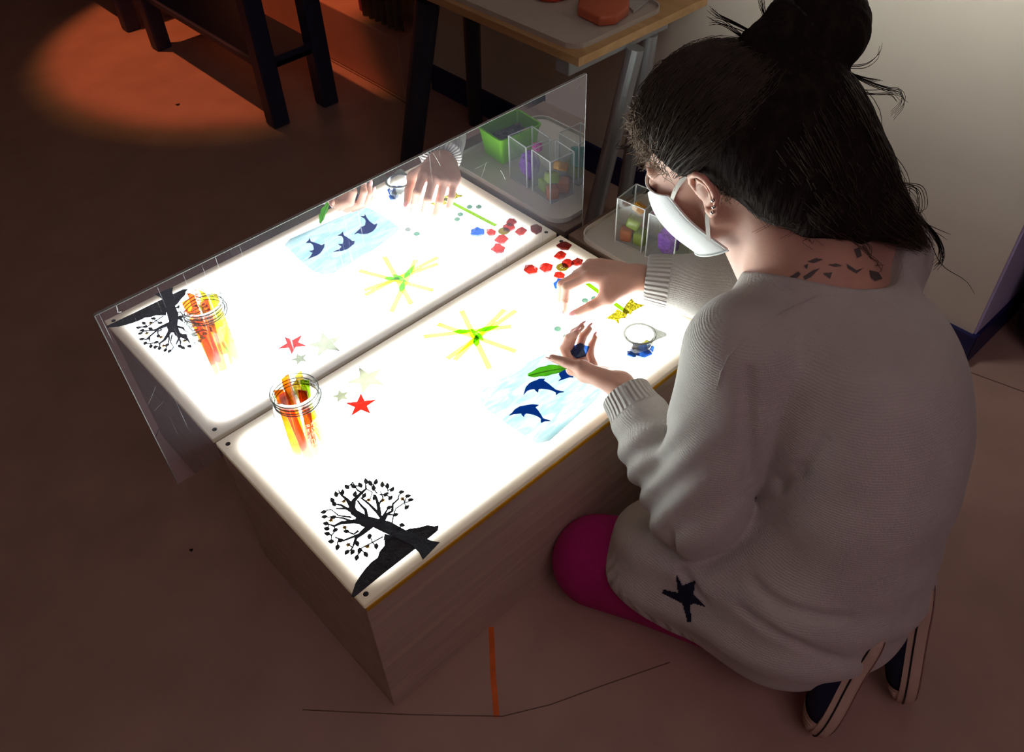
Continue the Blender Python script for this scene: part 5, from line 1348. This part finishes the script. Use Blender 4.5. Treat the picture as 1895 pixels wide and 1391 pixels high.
# ---- shoes
M['shoe_rubber'] = pmat('cream_rubber', lin((205, 178, 160)), .6, var=.06)
M['shoe_sole'] = pmat('worn_sole', lin((150, 112, 104)), .7, var=.15, bump=.3, bscale=90)
M['shoe_canvas'] = pmat('navy_canvas', lin((22, 24, 56)), .85, var=.2, bump=.3, bscale=500)
M['stripe'] = pmat('black_stripe', (.01, .01, .012), .5)
def shoe(toe, heel, sole_n, label):
    ax = unit(heel - toe); sn = unit(sole_n - ax * np.dot(sole_n, ax)); lat = np.cross(ax, sn); L_ = .285
    def w(x, y, z): return toe + ax * y + lat * x - sn * z          # x sideways, y toe->heel, z up from the sole
    out = [(0, 0), (.022, .006), (.040, .028), (.050, .065), (.049, .105), (.040, .155), (.036, .20), (.038, .245), (.030, .275), (0, .287)]
    out = out + [(-x, y) for x, y in out[-2:0:-1]]
    n = len(out)
    fine = [bez(out + out[:1], k / 60) for k in range(60)]; n = 60
    def ring(s, z): return [w(p[0] * s, .14 + (p[1] - .14) * s, z) for p in fine]
    R = [ring(.93, 0), ring(1.0, .004), ring(1.02, .014), ring(1.0, .030)]
    v = sum(R, []); f = []
    for a in range(3):
        for k in range(n): f.append((a * n + k, a * n + (k + 1) % n, (a + 1) * n + (k + 1) % n, (a + 1) * n + k))
    f += [tuple(range(3 * n, 4 * n))]
    S_ = empty_child = MB().add(v, f).build('shoe', M['shoe_rubber'], PER, smooth=False); S_['label'] = label
    MB().add(ring(.935, -.0006) + ring(.90, -.003), [(k, (k + 1) % n, n + (k + 1) % n, n + k) for k in range(n)] + [tuple(range(n, 2 * n))]).build('outsole', M['shoe_sole'], S_)
    st_ = ring(1.022, .019); MB().tube(st_ + st_[:1], .0017, 6).build('stripe', M['stripe'], S_, smooth=True)
    # upper: low at the toe, rising over the instep, padded collar
    v = []; f = []; ny, na = 22, 16
    for j in range(ny + 1):
        t = j / ny; y = .012 + .262 * t
        hw_ = np.interp(y, [0, .01, .04, .08, .12, .16, .20, .25, .28], [.004, .020, .040, .047, .045, .039, .034, .035, .018])
        hh = np.interp(y, [0, .02, .06, .11, .15, .18, .22, .26, .28], [.026, .040, .052, .070, .088, .094, .092, .090, .060])
        for i in range(na + 1):
            a = math.pi * i / na; v.append(w(hw_ * math.cos(a) * (1 if math.sin(a) < .9 else 1), y, .028 + (hh - .028) * math.sin(a) ** .8))
    for j in range(ny):
        for i in range(na): a = j * (na + 1) + i; f.append((a, a + 1, a + na + 2, a + na + 1))
    MB().add(v, f).build('upper', M['shoe_canvas'], S_, smooth=True)
    # rubber toe cap with ridges
    v = []; f = []
    for j in range(8):
        t = j / 7; y = .004 + .052 * t; hw_ = np.interp(y, [0, .01, .04, .08], [.006, .024, .043, .050]); hh = np.interp(y, [0, .02, .06], [.028, .043, .055])
        for i in range(na + 1):
            a = math.pi * i / na; v.append(w(hw_ * math.cos(a), y, .028 + (hh - .027) * math.sin(a) ** .8))
    for j in range(7):
        for i in range(na): a = j * (na + 1) + i; f.append((a, a + 1, a + na + 2, a + na + 1))
    MB().add(v, f).build('toe_cap', M['shoe_rubber'], S_, smooth=True)
    for j in range(5):
        y = .012 + j * .008; hw_ = np.interp(y, [0, .01, .04, .08], [.006, .024, .043, .050]) * 1.02; hh = np.interp(y, [0, .02, .06], [.029, .044, .056])
        MB().tube([w(hw_ * math.cos(a), y, .028 + (hh - .027) * math.sin(a) ** .8) for a in np.linspace(.2, 2.94, 12)], .0012, 5).build('toe_ridge', M['shoe_rubber'], S_, smooth=True)
    for q in (.10, .125, .15):
        MB().tube([w(x, q + .006, np.interp(q, [.06, .11, .15], [.053, .071, .089]) * (1 - (x / .06) ** 2) + .002) for x in (-.026, -.013, 0, .013, .026)], .0028, 6).build('lace', M['shoe_rubber'], S_, smooth=True)
TL, HL_ = at(1524, 1352, .02), at(1604, 1222, .205)
shoe(TL, TL + unit(HL_ - TL), A3(.42, -.88, -.05), 'left canvas shoe with cream rubber edge')
TR, HR_ = at(1690, 1290, .02), at(1722, 1120, .24)
shoe(TR, TR + unit(HR_ - TR), A3(.40, -.90, -.05), 'right canvas shoe, sole turned back')

# ---- held things
M['leaf_green'] = pmat('held_leaf', lin((104, 176, 52)), .55, var=.15, scale=30)
def held_leaf():
    k = HANDL['fingers'][4][0]                                  # thumb chain
    A = k[2] + (k[1] - k[2]) * .1 + A3(0, 0, -.012); B_ = at_depth(977, 694, np.dot(A - CAM, -ROT[:, 2]) + .005)
    d = B_ - A; L_ = np.linalg.norm(d); d /= L_; sd = unit(np.cross(d, unit(CAM - A) * .6 + A3(0, 0, .8))); up = np.cross(sd, d)
    v = []; f = []; n = 14; m = 4
    for j in range(n + 1):
        t = j / n; wd = .0105 * math.sin(math.pi * min(1, t * .93 + .03)) ** .7
        for i in range(-m, m + 1):
            s = i / m; v.append(A + d * (L_ * t) + sd * wd * s + up * (.004 * math.sin(t * 3.2) - .003 * (1 - abs(s)) + .0015 * math.sin(t * 20) * abs(s)))
    W = 2 * m + 1; nn = len(v); v += [p - up * .0005 for p in v]
    for j in range(n):
        for i in range(W - 1):
            a = j * W + i; f += [(a, a + 1, a + W + 1, a + W), (nn + a, nn + a + W, nn + a + W + 1, nn + a + 1)]
    for j in range(n):
        f += [(j * W, (j + 1) * W, nn + (j + 1) * W, nn + j * W), (j * W + W - 1, nn + j * W + W - 1, nn + (j + 1) * W + W - 1, (j + 1) * W + W - 1)]
    m_ = filter_mat('leaf_fabric', (.02, .05, .006), body=.85, bodycol=tuple(4.2 * c for c in lin((112, 186, 56))), gloss=.02)
    o = MB().add(v, f).build('green_leaf', m_, smooth=True, origin=A); tag(o, 'green leaf pinched under the thumb of the palm-up hand', 'leaf')
    MB().tube([A + d * (L_ * t) + up * (.004 * math.sin(t * 3.2) - .0028) for t in np.linspace(0, 1, 10)], .0008, 5).build('midrib', M['leaf_green'], o)
    o.children[0].data.transform(Matrix.Translation(Vector(0 * A)))
held_leaf()
kk = HANDL['k']; gp = (kk['middle'] + kk['ring']) / 2 + HANDL['n'] * .028 + HANDL['d'] * .016
g = gem((0, 0), .012, 'f_blue_gem', 'blue gem held in the palm-up hand', 77, z=.5); g.location = gp
t1 = HANDR['fingers'][0][0][3]; t2 = HANDR['fingers'][4][0][3]

# ================================================================== the plan above is drawn in table units; bring it to metres
seen = set()
for o in bpy.data.objects:
    if o.type == 'CAMERA': continue
    o.location = o.location * K
    if o.type == 'MESH' and o.data.name not in seen:
        seen.add(o.data.name); o.data.transform(Matrix.Scale(K, 4)); o.data.update()
    elif o.type == 'LIGHT':
        o.data.energy *= K * K
        if o.data.type == 'AREA': o.data.size *= K
        else: o.data.shadow_soft_size *= K
bpy.context.view_layer.update()
